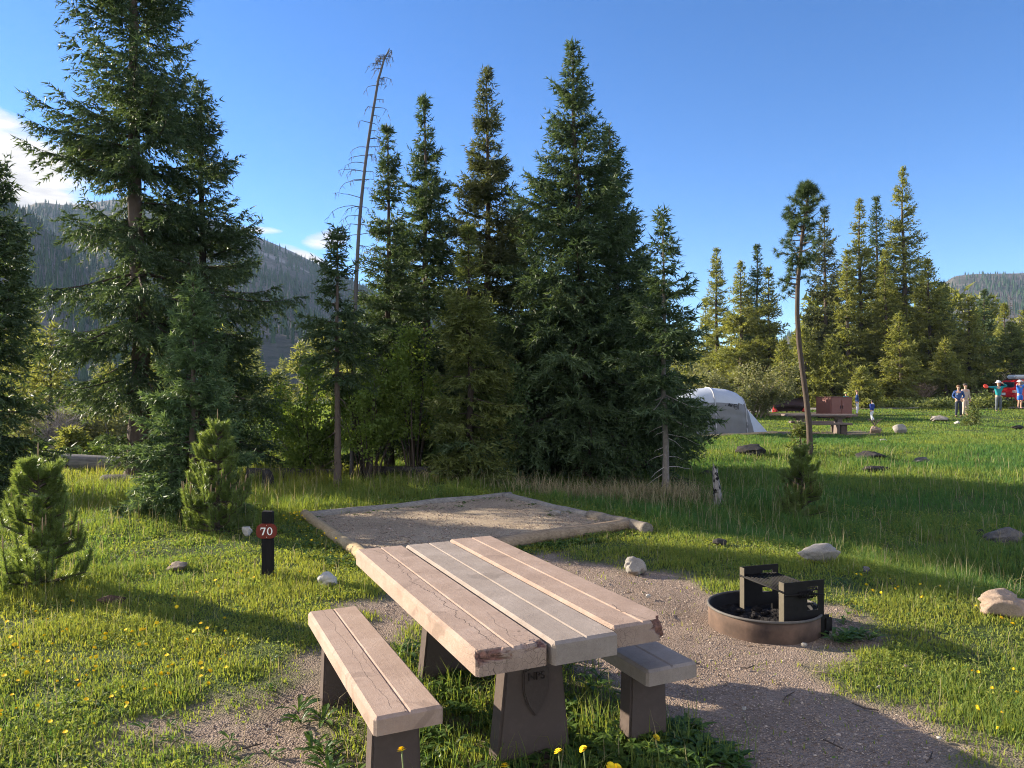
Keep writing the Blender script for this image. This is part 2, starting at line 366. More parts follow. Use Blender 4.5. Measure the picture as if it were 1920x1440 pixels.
def leafy(rng, H, W, nst, nleaf, leaf, base=.12, low=.15, spread=.5, rag=.5):
    """many-stemmed shrub or young aspen: stems fanning from the ground, small leaves in uneven clumps"""
    st = MB(); S = 6; s = np.linspace(0, 1, S)[None]
    a = rng.rand(nst) * 2 * PI; r = W / 2 * np.sqrt(rng.rand(nst)); hh = H * (1 - .45 * (r / (W / 2)) ** 2) * rng.uniform(.72, 1.02, nst)
    b0 = np.stack([np.cos(a) * r * base * 2, np.sin(a) * r * base * 2, np.full(nst, -.05)], 1)
    d = np.stack([np.cos(a) * r, np.sin(a) * r, hh], 1)
    P = b0[:, None] + d[:, None] * np.stack([s ** 1.3, s ** 1.3, s ** .9], -1); P += rng.normal(0, .02, P.shape) * s[..., None] * H * .4
    V, Q = tubes(P, (.007 + .006 * H * rng.uniform(.4, 1, (nst, 1))) * (1.05 - s), 5); st.add(V, Q=Q, tint=np.repeat(rng.rand(nst), S * 5))
    nb = nst * 9; bi = rng.randint(0, nst, nb); tt = rng.uniform(low, 1, nb); x = tt * (S - 1); i0 = np.minimum(x.astype(int), S - 2); fr = (x - i0)[:, None]
    q0 = P[bi, i0] * (1 - fr) + P[bi, i0 + 1] * fr; aa = rng.rand(nb) * 2 * PI; L = (.10 + .22 * (1.05 - tt)) * min(H, 2.2) * .55 * rng.uniform(.6, 1.3, nb)
    dd = nrm(np.stack([np.cos(aa), np.sin(aa), rng.uniform(.1, 1.1, nb)], 1)); q1 = q0 + dd * L[:, None]
    qs = np.stack([q0, (q0 + q1) / 2 + rng.normal(0, .015, q0.shape), q1], 1); V, Q = tubes(qs, np.array([[.005, .004, .002]]) * np.ones((nb, 1)), 3); st.add(V, Q=Q, tint=.5)
    lv = MB(); wgt = rng.rand(nb) ** (1 + 2 * rag) * L; li = rng.choice(nb, nleaf, p=wgt / wgt.sum()); u = rng.uniform(.1, 1.08, nleaf)[:, None]
    p = q0[li] + (q1 - q0)[li] * u + rng.normal(0, leaf * 1.3, (nleaf, 3))
    n = nrm(rng.normal(0, 1, (nleaf, 3)) + np.array([0, 0, .5])); a1, b1 = basis(n); ph = rng.rand(nleaf)[:, None] * 2 * PI
    e1 = a1 * np.cos(ph) + b1 * np.sin(ph); e2 = np.cross(n, e1); sz = leaf * rng.uniform(.6, 1.3, nleaf)[:, None]
    V = np.stack([p, p + e1 * sz * .55 + e2 * sz * .42 + n * sz * .06, p + e1 * sz * 1.15, p + e1 * sz * .55 - e2 * sz * .42 + n * sz * .06], 1).reshape(-1, 3)
    tn = np.clip(.25 + .35 * rng.rand(nb)[li] + rng.normal(.1, .15, nleaf), 0, 1)
    lv.add(V, Q=np.arange(nleaf * 4).reshape(-1, 4), tint=np.repeat(tn, 4))
    return st, lv
def shrub(name, label, px, D, top_py, wpx, seed, nst=14, nleaf=6000, leaf=.05, mat=None, bark=None, group=None, cat='shrub', **kw):
    rng = np.random.RandomState(seed); x, y, z = gz(px, D); H = zat(top_py, D) - z; W = wpx / F * D
    st, lv = leafy(rng, H, W, nst, nleaf, leaf, **kw); e = thing(name, label, cat, (x, y, z), 0, group)
    st.build('stems', bark or M_bark_dark, e, True); lv.build('foliage', mat or M_leaf_aspen, e); return e
def twiggy(name, label, px, D, top_py, wpx, seed, n=70, mat=None, group=None, r=.012, sub=5):
    rng = np.random.RandomState(seed); x, y, z = gz(px, D); H = zat(top_py, D) - z; W = wpx / F * D; S = 6; s = np.linspace(0, 1, S)[None]
    a = rng.rand(n) * 2 * PI; rr = W / 2 * np.sqrt(rng.rand(n)); hh = H * rng.uniform(.5, 1, n) * (1 - .4 * (rr / W * 2) ** 2)
    d = np.stack([np.cos(a) * rr, np.sin(a) * rr, hh], 1); P = d[:, None] * np.stack([s ** 1.2, s ** 1.2, s], -1) + rng.normal(0, .03, (n, S, 3)) * s[..., None] * H * .5
    P[:, 0, 2] = -.05
    m = MB(); V, Q = tubes(P, r * (1.1 - s) * np.ones((n, 1)), 4); m.add(V, Q=Q, tint=np.repeat(rng.rand(n), S * 4))
    nb = n * sub; bi = rng.randint(0, n, nb); i0 = rng.randint(1, S, nb); q0 = P[bi, i0]; aa = rng.rand(nb) * 2 * PI; L = H * rng.uniform(.08, .28, nb)
    q1 = q0 + nrm(np.stack([np.cos(aa), np.sin(aa), rng.uniform(.2, 1.6, nb)], 1)) * L[:, None]
    V, Q = tubes(np.stack([q0, (q0 + q1) / 2 + rng.normal(0, .03, q0.shape) * H * .3, q1], 1), np.array([[.6, .45, .2]]) * r * np.ones((nb, 1)), 3); m.add(V, Q=Q, tint=np.repeat(rng.rand(nb), 9))
    o = m.build(name, mat or M_twig, None, True); o.location = (x, y, z); return tag(o, label, 'shrub', group)
# ------------------------------------------------------------------ camera, sun, sky
sc = bpy.context.scene
cam = bpy.data.cameras.new('camera'); co_ = bpy.data.objects.new('camera', cam); C.objects.link(co_)
cam.sensor_width = 36; cam.lens = F / 1920 * 36; cam.clip_start = .05; cam.clip_end = 9000
co_.location = (0, 0, HC); co_.rotation_euler = (PI / 2 + math.atan(10 / F), 0, 0); sc.camera = co_
SUN_EL = 18.0; SUN_XY = (-.910, .415)
to_sun = Vector((SUN_XY[0] * math.cos(math.radians(SUN_EL)), SUN_XY[1] * math.cos(math.radians(SUN_EL)), math.sin(math.radians(SUN_EL))))
sl = bpy.data.lights.new('sun', 'SUN'); sl.energy = 4.2; sl.angle = math.radians(.55); sl.color = (1.0, .88, .70)
so = bpy.data.objects.new('sun', sl); C.objects.link(so); so.rotation_euler = to_sun.to_track_quat('Z', 'Y').to_euler(); so.location = (-40, 20, 30)
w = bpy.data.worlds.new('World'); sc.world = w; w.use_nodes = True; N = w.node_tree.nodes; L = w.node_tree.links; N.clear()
sky = N.new('ShaderNodeTexSky'); sky.sky_type = 'NISHITA'; sky.sun_disc = False; sky.sun_elevation = math.radians(SUN_EL)
sky.sun_rotation = math.atan2(SUN_XY[0], SUN_XY[1]) % (2 * PI); sky.altitude = 2700; sky.air_density = 1.0; sky.dust_density = .3; sky.ozone_density = 2.2
geo = N.new('ShaderNodeNewGeometry'); sep = N.new('ShaderNodeSeparateXYZ')
tcw = N.new('ShaderNodeTexCoord'); L.new(tcw.outputs['Generated'], sep.inputs[0])
az = mathn(N, L, 'ARCTAN2', sep.outputs[0], sep.outputs[1]); el = mathn(N, L, 'ARCSINE', sep.outputs[2])
cmb = N.new('ShaderNodeCombineXYZ'); L.new(az, cmb.inputs[0]); L.new(el, cmb.inputs[1])
mp = N.new('ShaderNodeMapping'); mp.inputs['Scale'].default_value = (9, 30, 1); mp.inputs['Rotation'].default_value = (0, 0, .22); L.new(cmb.outputs[0], mp.inputs[0])
cn = noise_n(N, L, 1.0, 7, .62, mp.outputs[0], .4)
cov = None
for (px, py, wx, wy, sl_, st_) in [(20, 308, 175, 88, .40, 1.0), (-120, 300, 200, 110, .1, 1.0), (490, 431, 62, 9, .0, .55), (608, 447, 60, 22, -.12, .75), (575, 482, 75, 14, .35, .7), (190, 395, 50, 14, .1, .5)]:
    a0 = math.atan2(px - CX, F); e0 = math.atan2(HY - py, math.hypot(F, px - CX)); sa = wx / F * .72; se = wy / F * .85
    da = mathn(N, L, 'DIVIDE', mathn(N, L, 'SUBTRACT', az, a0), sa)
    de = mathn(N, L, 'DIVIDE', mathn(N, L, 'ADD', mathn(N, L, 'SUBTRACT', el, e0), mathn(N, L, 'MULTIPLY', da, sl_ * sa)), se)
    r2 = mathn(N, L, 'ADD', mathn(N, L, 'MULTIPLY', da, da), mathn(N, L, 'MULTIPLY', de, de))
    g = mathn(N, L, 'MULTIPLY', mathn(N, L, 'SUBTRACT', 1.15, r2), st_, True)
    cov = g if cov is None else mathn(N, L, 'MAXIMUM', cov, g)
cm = mathn(N, L, 'MULTIPLY', mathn(N, L, 'SUBTRACT', mathn(N, L, 'ADD', mathn(N, L, 'MULTIPLY', cov, 1.1), mathn(N, L, 'MULTIPLY', cn, 2.3)), 1.28), 1.6, True)
cm = mathn(N, L, 'MULTIPLY', cm, mathn(N, L, 'GREATER_THAN', cov, .01))
# unseen broken cloud deck, added behind the camera as neutral fill light
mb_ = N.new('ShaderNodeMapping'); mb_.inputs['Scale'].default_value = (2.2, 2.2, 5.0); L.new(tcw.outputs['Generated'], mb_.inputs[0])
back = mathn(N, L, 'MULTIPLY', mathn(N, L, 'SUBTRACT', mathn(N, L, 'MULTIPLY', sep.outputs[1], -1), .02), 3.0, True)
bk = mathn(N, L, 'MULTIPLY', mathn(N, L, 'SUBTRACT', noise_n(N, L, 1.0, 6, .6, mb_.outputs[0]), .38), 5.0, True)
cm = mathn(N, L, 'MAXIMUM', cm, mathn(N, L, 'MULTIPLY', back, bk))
cmb2 = N.new('ShaderNodeMapping'); cmb2.inputs['Scale'].default_value = (14, 60, 1); L.new(cmb.outputs[0], cmb2.inputs[0])
cc = ramp(N, L, noise_n(N, L, 1.0, 4, .6, cmb2.outputs[0]), [(.3, (2.7, 2.65, 2.75)), (.62, (4.3, 4.1, 3.9))])
hs = N.new('ShaderNodeHueSaturation'); hs.inputs['Hue'].default_value = .509; hs.inputs['Saturation'].default_value = 1.25; L.new(sky.outputs[0], hs.inputs['Color'])
bg = N.new('ShaderNodeBackground'); bright = mixc(N, L, back, (1.0, 1.0, 1.0), (1.7, 1.7, 1.75))      # the added deck is brightened to lift the shaded sides
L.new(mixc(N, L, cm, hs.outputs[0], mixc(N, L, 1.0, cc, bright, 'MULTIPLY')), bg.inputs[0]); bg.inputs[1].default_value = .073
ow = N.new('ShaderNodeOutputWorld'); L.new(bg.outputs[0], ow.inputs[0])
sc.view_settings.view_transform = 'Standard'; sc.view_settings.look = 'None'; sc.view_settings.gamma = 1; sc.view_settings.exposure = 1.88
cy = sc.cycles; cy.use_denoising = True
try: cy.denoiser = 'OPENIMAGEDENOISE'; cy.denoising_input_passes = 'RGB_ALBEDO_NORMAL'; cy.denoising_prefilter = 'NONE'
except Exception: pass
cy.filter_width = 1.05; cy.max_bounces = 5; cy.diffuse_bounces = 3; cy.glossy_bounces = 2; cy.transmission_bounces = 4; cy.transparent_max_bounces = 6; cy.volume_bounces = 0
cy.caustics_reflective = False; cy.caustics_refractive = False; cy.sample_clamp_indirect = 6; cy.use_adaptive_sampling = True; cy.adaptive_threshold = .015

# ------------------------------------------------------------------ haze
def haze():
    bm = bmesh.new(); bmesh.ops.create_cube(bm, size=1); me = bpy.data.meshes.new('haze'); bm.to_mesh(me); bm.free()
    o = link('haze', me); o.scale = (3200, 1900, 320); o.location = (0, 750, 140)
    m, N, L = newmat('thin_air'); v = N.new('ShaderNodeVolumePrincipled'); v.inputs['Color'].default_value = (.50, .70, 1, 1); v.inputs['Density'].default_value = .00012
    v.inputs['Anisotropy'].default_value = .15
    ot = N.new('ShaderNodeOutputMaterial'); L.new(v.outputs[0], ot.inputs['Volume']); me.materials.append(m); tag(o, kind='stuff')
haze()

# ------------------------------------------------------------------ ground
def axis(lo, hi, d0, d1, step, far):
    c = list(np.arange(d0, d1, step)); s = step; v = c[0]; left = []
    while v > lo: s = min(s * 1.13, far); v -= s; left.append(max(v, lo))
    s = step; v = c[-1]; right = []
    while v < hi: s = min(s * 1.13, far); v += s; right.append(min(v, hi))
    return np.array(left[::-1] + c + right)
gx = axis(-1500, 1500, -6.5, 7, .055, 60); gy = axis(-150, 1500, 1.2, 12.5, .055, 60)
X, Y = np.meshgrid(gx, gy); Z = terr(X, Y); DM = dirt_mask(X, Y)
Z = Z - .018 * DM * (np.hypot(X, Y) < 14) + .008 * DM * fbm(X * 9, Y * 9, 3)
ny, nx = X.shape; i = np.arange(ny - 1)[:, None] * nx + np.arange(nx - 1)[None]
Qd = np.stack([i, i + 1, i + nx + 1, i + nx], -1).reshape(-1, 4)
def ground_material():
    m, N, L = newmat('ground_soil_and_turf'); co = objco(N); d = attrn(N, 'dirt').outputs['Fac']
    n1 = noise_n(N, L, 1.3, 6, .6, co); n2 = noise_n(N, L, 38, 4, .7, co); vor = N.new('ShaderNodeTexVoronoi'); vor.inputs['Scale'].default_value = 95; L.new(co, vor.inputs['Vector'])
    soil = ramp(N, L, mathn(N, L, 'ADD', mathn(N, L, 'MULTIPLY', n1, .5), mathn(N, L, 'MULTIPLY', n2, .5)), [(.32, (.125, .086, .062)), (.5, (.245, .180, .138)), (.7, (.35, .27, .215))])
    grit = mixc(N, L, .35, soil, ramp(N, L, vor.outputs['Color'], [(.2, (.135, .097, .072)), (.55, (.25, .188, .145)), (.9, (.39, .31, .25))]))
    turf = ramp(N, L, mathn(N, L, 'ADD', mathn(N, L, 'MULTIPLY', n1, .6), mathn(N, L, 'MULTIPLY', n2, .4)), [(.3, (.032, .050, .014)), (.55, (.062, .090, .022)), (.75, (.11, .12, .04))])
    f = mathn(N, L, 'ADD', d, mathn(N, L, 'MULTIPLY', mathn(N, L, 'SUBTRACT', n2, .5), .5), True)
    hgt = mathn(N, L, 'ADD', mathn(N, L, 'MULTIPLY', n2, .7), mathn(N, L, 'MULTIPLY', vor.outputs['Distance'], -.5))
    finish(N, L, mixc(N, L, f, turf, grit), .95, bumpn(N, L, hgt, .8, .02), .15); return m
M_ground = ground_material()
tag(link('ground', npmesh('ground', np.stack([X, Y, Z], -1), Q=Qd, attr={'dirt': DM}, smooth=True, mats=[M_ground])), kind='structure')

def gravel_material():
    m, N, L = newmat('pad_gravel'); co = objco(N); n1 = noise_n(N, L, 1.6, 5, .6, co); n2 = noise_n(N, L, 60, 3, .7, co)
    vor = N.new('ShaderNodeTexVoronoi'); vor.inputs['Scale'].default_value = 110; L.new(co, vor.inputs['Vector'])
    a = ramp(N, L, vor.outputs['Color'], [(.1, (.22, .165, .11)), (.5, (.40, .31, .21)), (.9, (.56, .46, .34))])
    b = ramp(N, L, n1, [(.35, (.27, .21, .15)), (.65, (.44, .355, .26))])
    h = mathn(N, L, 'ADD', n2, mathn(N, L, 'MULTIPLY', vor.outputs['Distance'], -1.0))
    finish(N, L, mixc(N, L, .5, a, b), .95, bumpn(N, L, h, .8, .015), .15); return m
P4 = np.array(PAD); n = 60; u, v = np.meshgrid(np.linspace(0, 1, n), np.linspace(0, 1, n))
PX = ((1 - u) * (1 - v))[..., None] * P4[0] + (u * (1 - v))[..., None] * P4[1] + (u * v)[..., None] * P4[2] + ((1 - u) * v)[..., None] * P4[3]
PZ = terr(PX[..., 0], PX[..., 1]) + .035 + .010 * fbm(PX[..., 0] * 3, PX[..., 1] * 3, 3)
i = np.arange(n - 1)[:, None] * n + np.arange(n - 1)[None]
tag(link('gravel_pad', npmesh('gravel_pad', np.concatenate([PX, PZ[..., None]], -1), Q=np.stack([i, i + n, i + n + 1, i + 1], -1).reshape(-1, 4), smooth=True, mats=[gravel_material()])), kind='structure')
# the drive where the red car stands
rx = np.linspace(14, 60, 60); ry0 = 47.2 + .02 * (rx - 14); V = np.concatenate([np.stack([rx, ry0 - 2.6 + .2 * np.sin(rx), terr(rx, ry0 - 2.6) + .05], 1), np.stack([rx, ry0 + 2.8, terr(rx, ry0 + 2.8) + .05], 1)])
i = np.arange(59); tag(link('road', npmesh('road', V, Q=np.stack([i, i + 1, i + 61, i + 60], 1), mats=[plain('drive_gravel', (.27, .23, .2), .95, .2, 3)])), kind='structure')

# ------------------------------------------------------------------ grass and gravel
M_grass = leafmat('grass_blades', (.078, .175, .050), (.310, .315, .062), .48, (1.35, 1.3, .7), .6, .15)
M_straw = leafmat('dry_grass', (.20, .165, .085), (.46, .39, .23), .35, (1.2, 1.15, .9), .7)
def in_pad(x, y, m=0.): return poly_sd(x, y, PAD) > m
FIRE = (1.83, 5.38)
def lawn_height(x, y):
    s = (x - 1.6) * .83 + (y - 8.7) * .56
    h = .045 + .035 * smooth(fbm(x * 1.1, y * 1.1, 3), -.2, .5)
    h = h + .09 * smooth(s, .3, 1.5) + .10 * smooth(y, 9.0, 10.5) * smooth(-x, 1.6, 3.0)
    h = h + .10 * smooth(poly_sd(x, y, [(-3.2, 9.5), (-.1, 12.0), (2.0, 9.2), (4.5, 10), (6, 16), (-8, 16), (-8, 11)]), -.1, .6)
    h = h - .06 * smooth(y, 18, 30)
    # longer at the foot of the young pine and along the grassy lip on the left
    h = h + .07 * smooth(1 - np.hypot(x + 3.9, y - 6.3) / .9, 0, .6) + .08 * smooth(1 - np.abs(y - 9.2) / .9, 0, .7) * smooth(-x, 2.9, 3.6)
    return np.maximum(h, .045)
def polar(rng, rho0, r0, rmin, rmax, half):
    a = 2 * half; n1 = int(rho0 * a * (r0 * r0 - rmin * rmin) / 2); n2 = int(rho0 * r0 * r0 * a * math.log(rmax / r0))
    r = np.concatenate([np.sqrt(rng.uniform(rmin ** 2, r0 ** 2, n1)), r0 * (rmax / r0) ** rng.rand(n2)]); th = rng.uniform(-half, half, n1 + n2)
    return r * np.sin(th), r * np.cos(th), r
def blade_mesh(x, y, z, h, wd, rng, lean=.55, tint=None):
    n = len(x); a = rng.rand(n) * 2 * PI; b = a + rng.normal(PI / 2, .5, n); l = h * lean * rng.rand(n) ** .8
    p = np.stack([x, y, z - .01], 1); s = np.stack([np.cos(a), np.sin(a), 0 * a], 1) * wd[:, None] * .5; d = np.stack([np.cos(b), np.sin(b), 0 * b], 1)
    up = np.array([0, 0, 1.]); m = p + d * (l * .3)[:, None] + up * (h * .58)[:, None]; t = p + d * (l * 1.15)[:, None] + up * (np.sqrt(np.maximum(h * h - l * l, .1 * h * h)) * .98)[:, None]
    V = np.stack([p - s, p + s, m - s * .75, m + s * .75, t], 1).reshape(-1, 3); o = np.arange(n)[:, None] * 5
    T = np.concatenate([o + [0, 1, 3], o + [0, 3, 2], o + [2, 3, 4]], 0)
    return V, T, np.repeat(tint, 5)
def grass(seed=5):
    rng = np.random.RandomState(seed); x, y, r = polar(rng, 8200, 5.2, 1.5, 70, .80)
    dm = dirt_mask(x, y); ok = (rng.rand(len(x)) > np.clip(dm * 1.2 - .02, 0, 1 - .012)) & ~in_pad(x, y, .02) & (np.hypot(x - FIRE[0], y - FIRE[1]) > .5)
    ok &= ~((np.abs(y - (47.2 + .02 * (x - 14))) < 2.3) & (x > 14)); x, y, r, dm = x[ok], y[ok], r[ok], dm[ok]
    # clumping
    cl = fbm(x * 3.1 + 8, y * 3.1, 3); ok = (rng.rand(len(x)) < .74 + 1.0 * cl) | (r > 16); x, y, r, dm, cl = x[ok], y[ok], r[ok], dm[ok], cl[ok]
    h = lawn_height(x, y) * rng.uniform(.45, 1.25, len(x)) * (1 - .45 * dm) * (1 + .8 * np.clip(cl, -.3, .5))
    wd = .0034 * np.maximum(1, r / 5.2) ** .92 * rng.uniform(.7, 1.5, len(x)) * (1 + .8 * (h < .07))
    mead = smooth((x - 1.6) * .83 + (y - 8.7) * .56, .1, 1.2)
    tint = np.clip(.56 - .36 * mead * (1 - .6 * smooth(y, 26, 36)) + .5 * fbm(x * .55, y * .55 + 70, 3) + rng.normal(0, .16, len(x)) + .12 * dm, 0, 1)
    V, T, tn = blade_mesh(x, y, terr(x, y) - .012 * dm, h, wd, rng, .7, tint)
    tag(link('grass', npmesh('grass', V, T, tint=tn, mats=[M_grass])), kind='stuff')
    # short broad-leaved turf plants between the blades
    x, y, r = polar(rng, 5200, 5, 1.5, 14, .80); dm = dirt_mask(x, y)
    ok = (rng.rand(len(x)) > np.clip(dm * 1.25, 0, .985)) & ~in_pad(x, y, .0) & (np.hypot(x - FIRE[0], y - FIRE[1]) > .5) & (rng.rand(len(x)) < .35 + 1.6 * fbm(x * 2.2 + 90, y * 2.2, 3))
    x, y, r = x[ok], y[ok], r[ok]; n = len(x); z = terr(x, y) + rng.uniform(.0, .05, n) + .35 * (lawn_height(x, y) - .06)
    nn = nrm(rng.normal(0, .55, (n, 3)) + [0, 0, 1]); a, b = basis(nn); ph = rng.rand(n)[:, None] * 2 * PI; e1 = a * np.cos(ph) + b * np.sin(ph); e2 = np.cross(nn, e1)
    s = (.0088 * np.maximum(1, r / 5) ** .8 * rng.uniform(.5, 1.3, n))[:, None]; p = np.stack([x, y, z], 1)
    V = np.stack([p - e1 * s, p + e2 * s * .6, p + e1 * s * 1.2 - nn * s * .2, p - e2 * s * .6], 1).reshape(-1, 3)
    tag(link('ground_cover_leaves', npmesh('ground_cover_leaves', V, Q=np.arange(n * 4).reshape(-1, 4), tint=np.repeat(np.clip(rng.normal(.55, .2, n), 0, 1), 4), mats=[M_grass])), kind='stuff')
grass()
def seed_stalks(seed=19):
    rng = np.random.RandomState(seed); x, y, r = polar(rng, 60, 6, 2.5, 24, .75); ok = (rng.rand(len(x)) > dirt_mask(x, y)) & ~in_pad(x, y) & (np.hypot(x - FIRE[0], y - FIRE[1]) > .55); x, y, r = x[ok], y[ok], r[ok]; n = len(x)
    V, T, tn = blade_mesh(x, y, terr(x, y), lawn_height(x, y) * rng.uniform(1.3, 2.6, n) + .03, .0028 * np.maximum(1, r / 6), rng, .5, rng.rand(n))
    tag(link('grass_stalks', npmesh('grass_stalks', V, T, tint=tn, mats=[M_straw])), kind='stuff')
seed_stalks()
def dry_grass(seed=9):
    rng = np.random.RandomState(seed); xs = []; ys = []; hs = []
    for px, D, n, sp, hh in [(1060, 12.6, 420, .35, .40), (1110, 12.9, 700, .45, .48), (1165, 12.7, 700, .5, .46), (1215, 12.4, 420, .45, .40), (1250, 12.9, 500, .4, .45), (1290, 12.6, 200, .5, .35), (1000, 12.8, 250, .5, .3), (860, 13.6, 300, .6, .25)]:
        x, y, z = gz(px, D); xs.append(x + rng.normal(0, sp, n)); ys.append(y + rng.normal(0, sp * .6, n)); hs.append(hh * rng.uniform(.5, 1.25, n))
    x = np.concatenate(xs); y = np.concatenate(ys); h = np.concatenate(hs)
    V, T, tn = blade_mesh(x, y, terr(x, y), h, np.full(len(x), .010), rng, .95, rng.rand(len(x)))
    tag(link('dry_grass', npmesh('dry_grass', V, T, tint=tn, mats=[M_straw])), kind='stuff')
dry_grass()
_OCT = np.array([[1, 0, 0], [-1, 0, 0], [0, 1, 0], [0, -1, 0], [0, 0, 1], [0, 0, -1]], float)
_OCF = np.array([[0, 2, 4], [2, 1, 4], [1, 3, 4], [3, 0, 4], [2, 0, 5], [1, 2, 5], [3, 1, 5], [0, 3, 5]])
def gravel(seed=12):
    rng = np.random.RandomState(seed); x, y, r = polar(rng, 4200, 4.5, 1.5, 13, .80); dm = dirt_mask(x, y)
    pad = in_pad(x, y, .06); ok = ((rng.rand(len(x)) < dm * .8) | pad) & (np.hypot(x - FIRE[0], y - FIRE[1]) > .41); x, y, r, pad = x[ok], y[ok], r[ok], pad[ok]
    n = len(x); s = np.clip(np.exp(rng.normal(math.log(.0036), .45, n)), .0022, .019) * np.maximum(1, r / 5.5) ** .8
    big = rng.rand(n) < .004; s[big] *= 2.2
    z = terr(x, y) + np.where(pad, .037, -.016)
    V = _OCT[None] * (s[:, None, None] * rng.uniform(.55, 1.3, (n, 6, 1))) * np.array([1, 1, .7]); a = rng.rand(n) * 2 * PI; c, q = np.cos(a)[:, None], np.sin(a)[:, None]
    V = np.stack([V[..., 0] * c - V[..., 1] * q, V[..., 0] * q + V[..., 1] * c, V[..., 2]], -1) + np.stack([x, y, z], -1)[:, None]
    m = tintmat('loose_stones', (.165, .120, .090), (.44, .35, .28), .9, 40, .2, .15, nmix=.15)
    tag(link('gravel', npmesh('gravel', V, (_OCF[None] + (np.arange(n) * 6)[:, None, None]), tint=np.repeat(np.clip(rng.normal(.5, .25, n), 0, 1), 6), mats=[m])), kind='stuff')
gravel()
# ------------------------------------------------------------------ concrete table and benches
def concrete(name, a, b, c, crack=None, seed=0.0):
    """cast concrete with fine grain, wood-grain lines along the board and a few wandering cracks (x offsets)"""
    m, N, L = newmat(name); co = objco(N); sp = N.new('ShaderNodeSeparateXYZ'); L.new(co, sp.inputs[0])
    mp = N.new('ShaderNodeMapping'); mp.inputs['Location'].default_value = (seed, seed * 1.7, 0); L.new(co, mp.inputs[0]); v = mp.outputs[0]
    big = noise_n(N, L, 5, 6, .65, v); fine = noise_n(N, L, 260, 2, .7, v); mid = noise_n(N, L, 45, 4, .7, v)
    gm = N.new('ShaderNodeMapping'); gm.inputs['Scale'].default_value = (90, 1.6, 1); L.new(v, gm.inputs[0]); grain = noise_n(N, L, 1, 3, .6, gm.outputs[0])
    f = mathn(N, L, 'ADD', mathn(N, L, 'MULTIPLY', big, .55), mathn(N, L, 'ADD', mathn(N, L, 'MULTIPLY', fine, .25), mathn(N, L, 'MULTIPLY', mid, .2)))
    col = ramp(N, L, f, [(.33, a), (.5, b), (.66, c)])
    col = mixc(N, L, mathn(N, L, 'MULTIPLY', grain, .38), col, tuple(x * .72 for x in b))
    # stains with an outline of their own
    st = ramp(N, L, noise_n(N, L, 3.2, 3, .5, v, .8), [(.635, (0, 0, 0)), (.665, (1, 1, 1))])
    col = mixc(N, L, mathn(N, L, 'MULTIPLY', st, .34), col, tuple(x * .55 for x in a))
    h = mathn(N, L, 'ADD', mathn(N, L, 'MULTIPLY', fine, .5), mathn(N, L, 'ADD', mathn(N, L, 'MULTIPLY', mid, .6), mathn(N, L, 'MULTIPLY', grain, .25)))
    for (x0, amp, y0, y1, wd) in (crack or []):
        n1 = N.new('ShaderNodeTexNoise'); n1.noise_dimensions = '1D'; n1.inputs['Scale'].default_value = 3.1; n1.inputs['Detail'].default_value = 9; n1.inputs['Roughness'].default_value = .62
        L.new(mathn(N, L, 'ADD', sp.outputs[1], seed + x0 * 31), n1.inputs['W'])
        d = mathn(N, L, 'ABSOLUTE', mathn(N, L, 'SUBTRACT', mathn(N, L, 'SUBTRACT', sp.outputs[0], x0), mathn(N, L, 'MULTIPLY', mathn(N, L, 'SUBTRACT', n1.outputs['Fac'], .5), amp)))
        w_ = mathn(N, L, 'MULTIPLY', noise_n(N, L, 7, 3, .6, v), 2 * wd)
        k = mathn(N, L, 'MULTIPLY', mathn(N, L, 'LESS_THAN', d, w_), mathn(N, L, 'MULTIPLY', mathn(N, L, 'GREATER_THAN', sp.outputs[1], y0), mathn(N, L, 'LESS_THAN', sp.outputs[1], y1)))
        col = mixc(N, L, mathn(N, L, 'MULTIPLY', k, .8), col, (.05, .035, .03)); h = mathn(N, L, 'SUBTRACT', h, mathn(N, L, 'MULTIPLY', k, 2.0))
    # craze lines on the weathered ends
    vo = N.new('ShaderNodeTexVoronoi'); vo.feature = 'DISTANCE_TO_EDGE'; vo.inputs['Scale'].default_value = 46
    wv = N.new('ShaderNodeMixRGB'); wv.inputs[0].default_value = .06; L.new(v, wv.inputs[1]); nn = N.new('ShaderNodeTexNoise'); nn.inputs['Scale'].default_value = 9; L.new(v, nn.inputs['Vector']); L.new(nn.outputs['Color'], wv.inputs[2]); L.new(wv.outputs[0], vo.inputs['Vector'])
    cz = mathn(N, L, 'MULTIPLY', mathn(N, L, 'LESS_THAN', vo.outputs['Distance'], .022), attrn(N, 'worn').outputs['Fac'])
    col = mixc(N, L, mathn(N, L, 'MULTIPLY', cz, .75), col, (.05, .035, .032))
    col = mixc(N, L, attrn(N, 'chip').outputs['Fac'], col, ramp(N, L, mid, [(.35, (.075, .040, .032)), (.6, (.26, .13, .095))]))
    finish(N, L, col, .88, bumpn(N, L, h, .55, .006), .2); return m
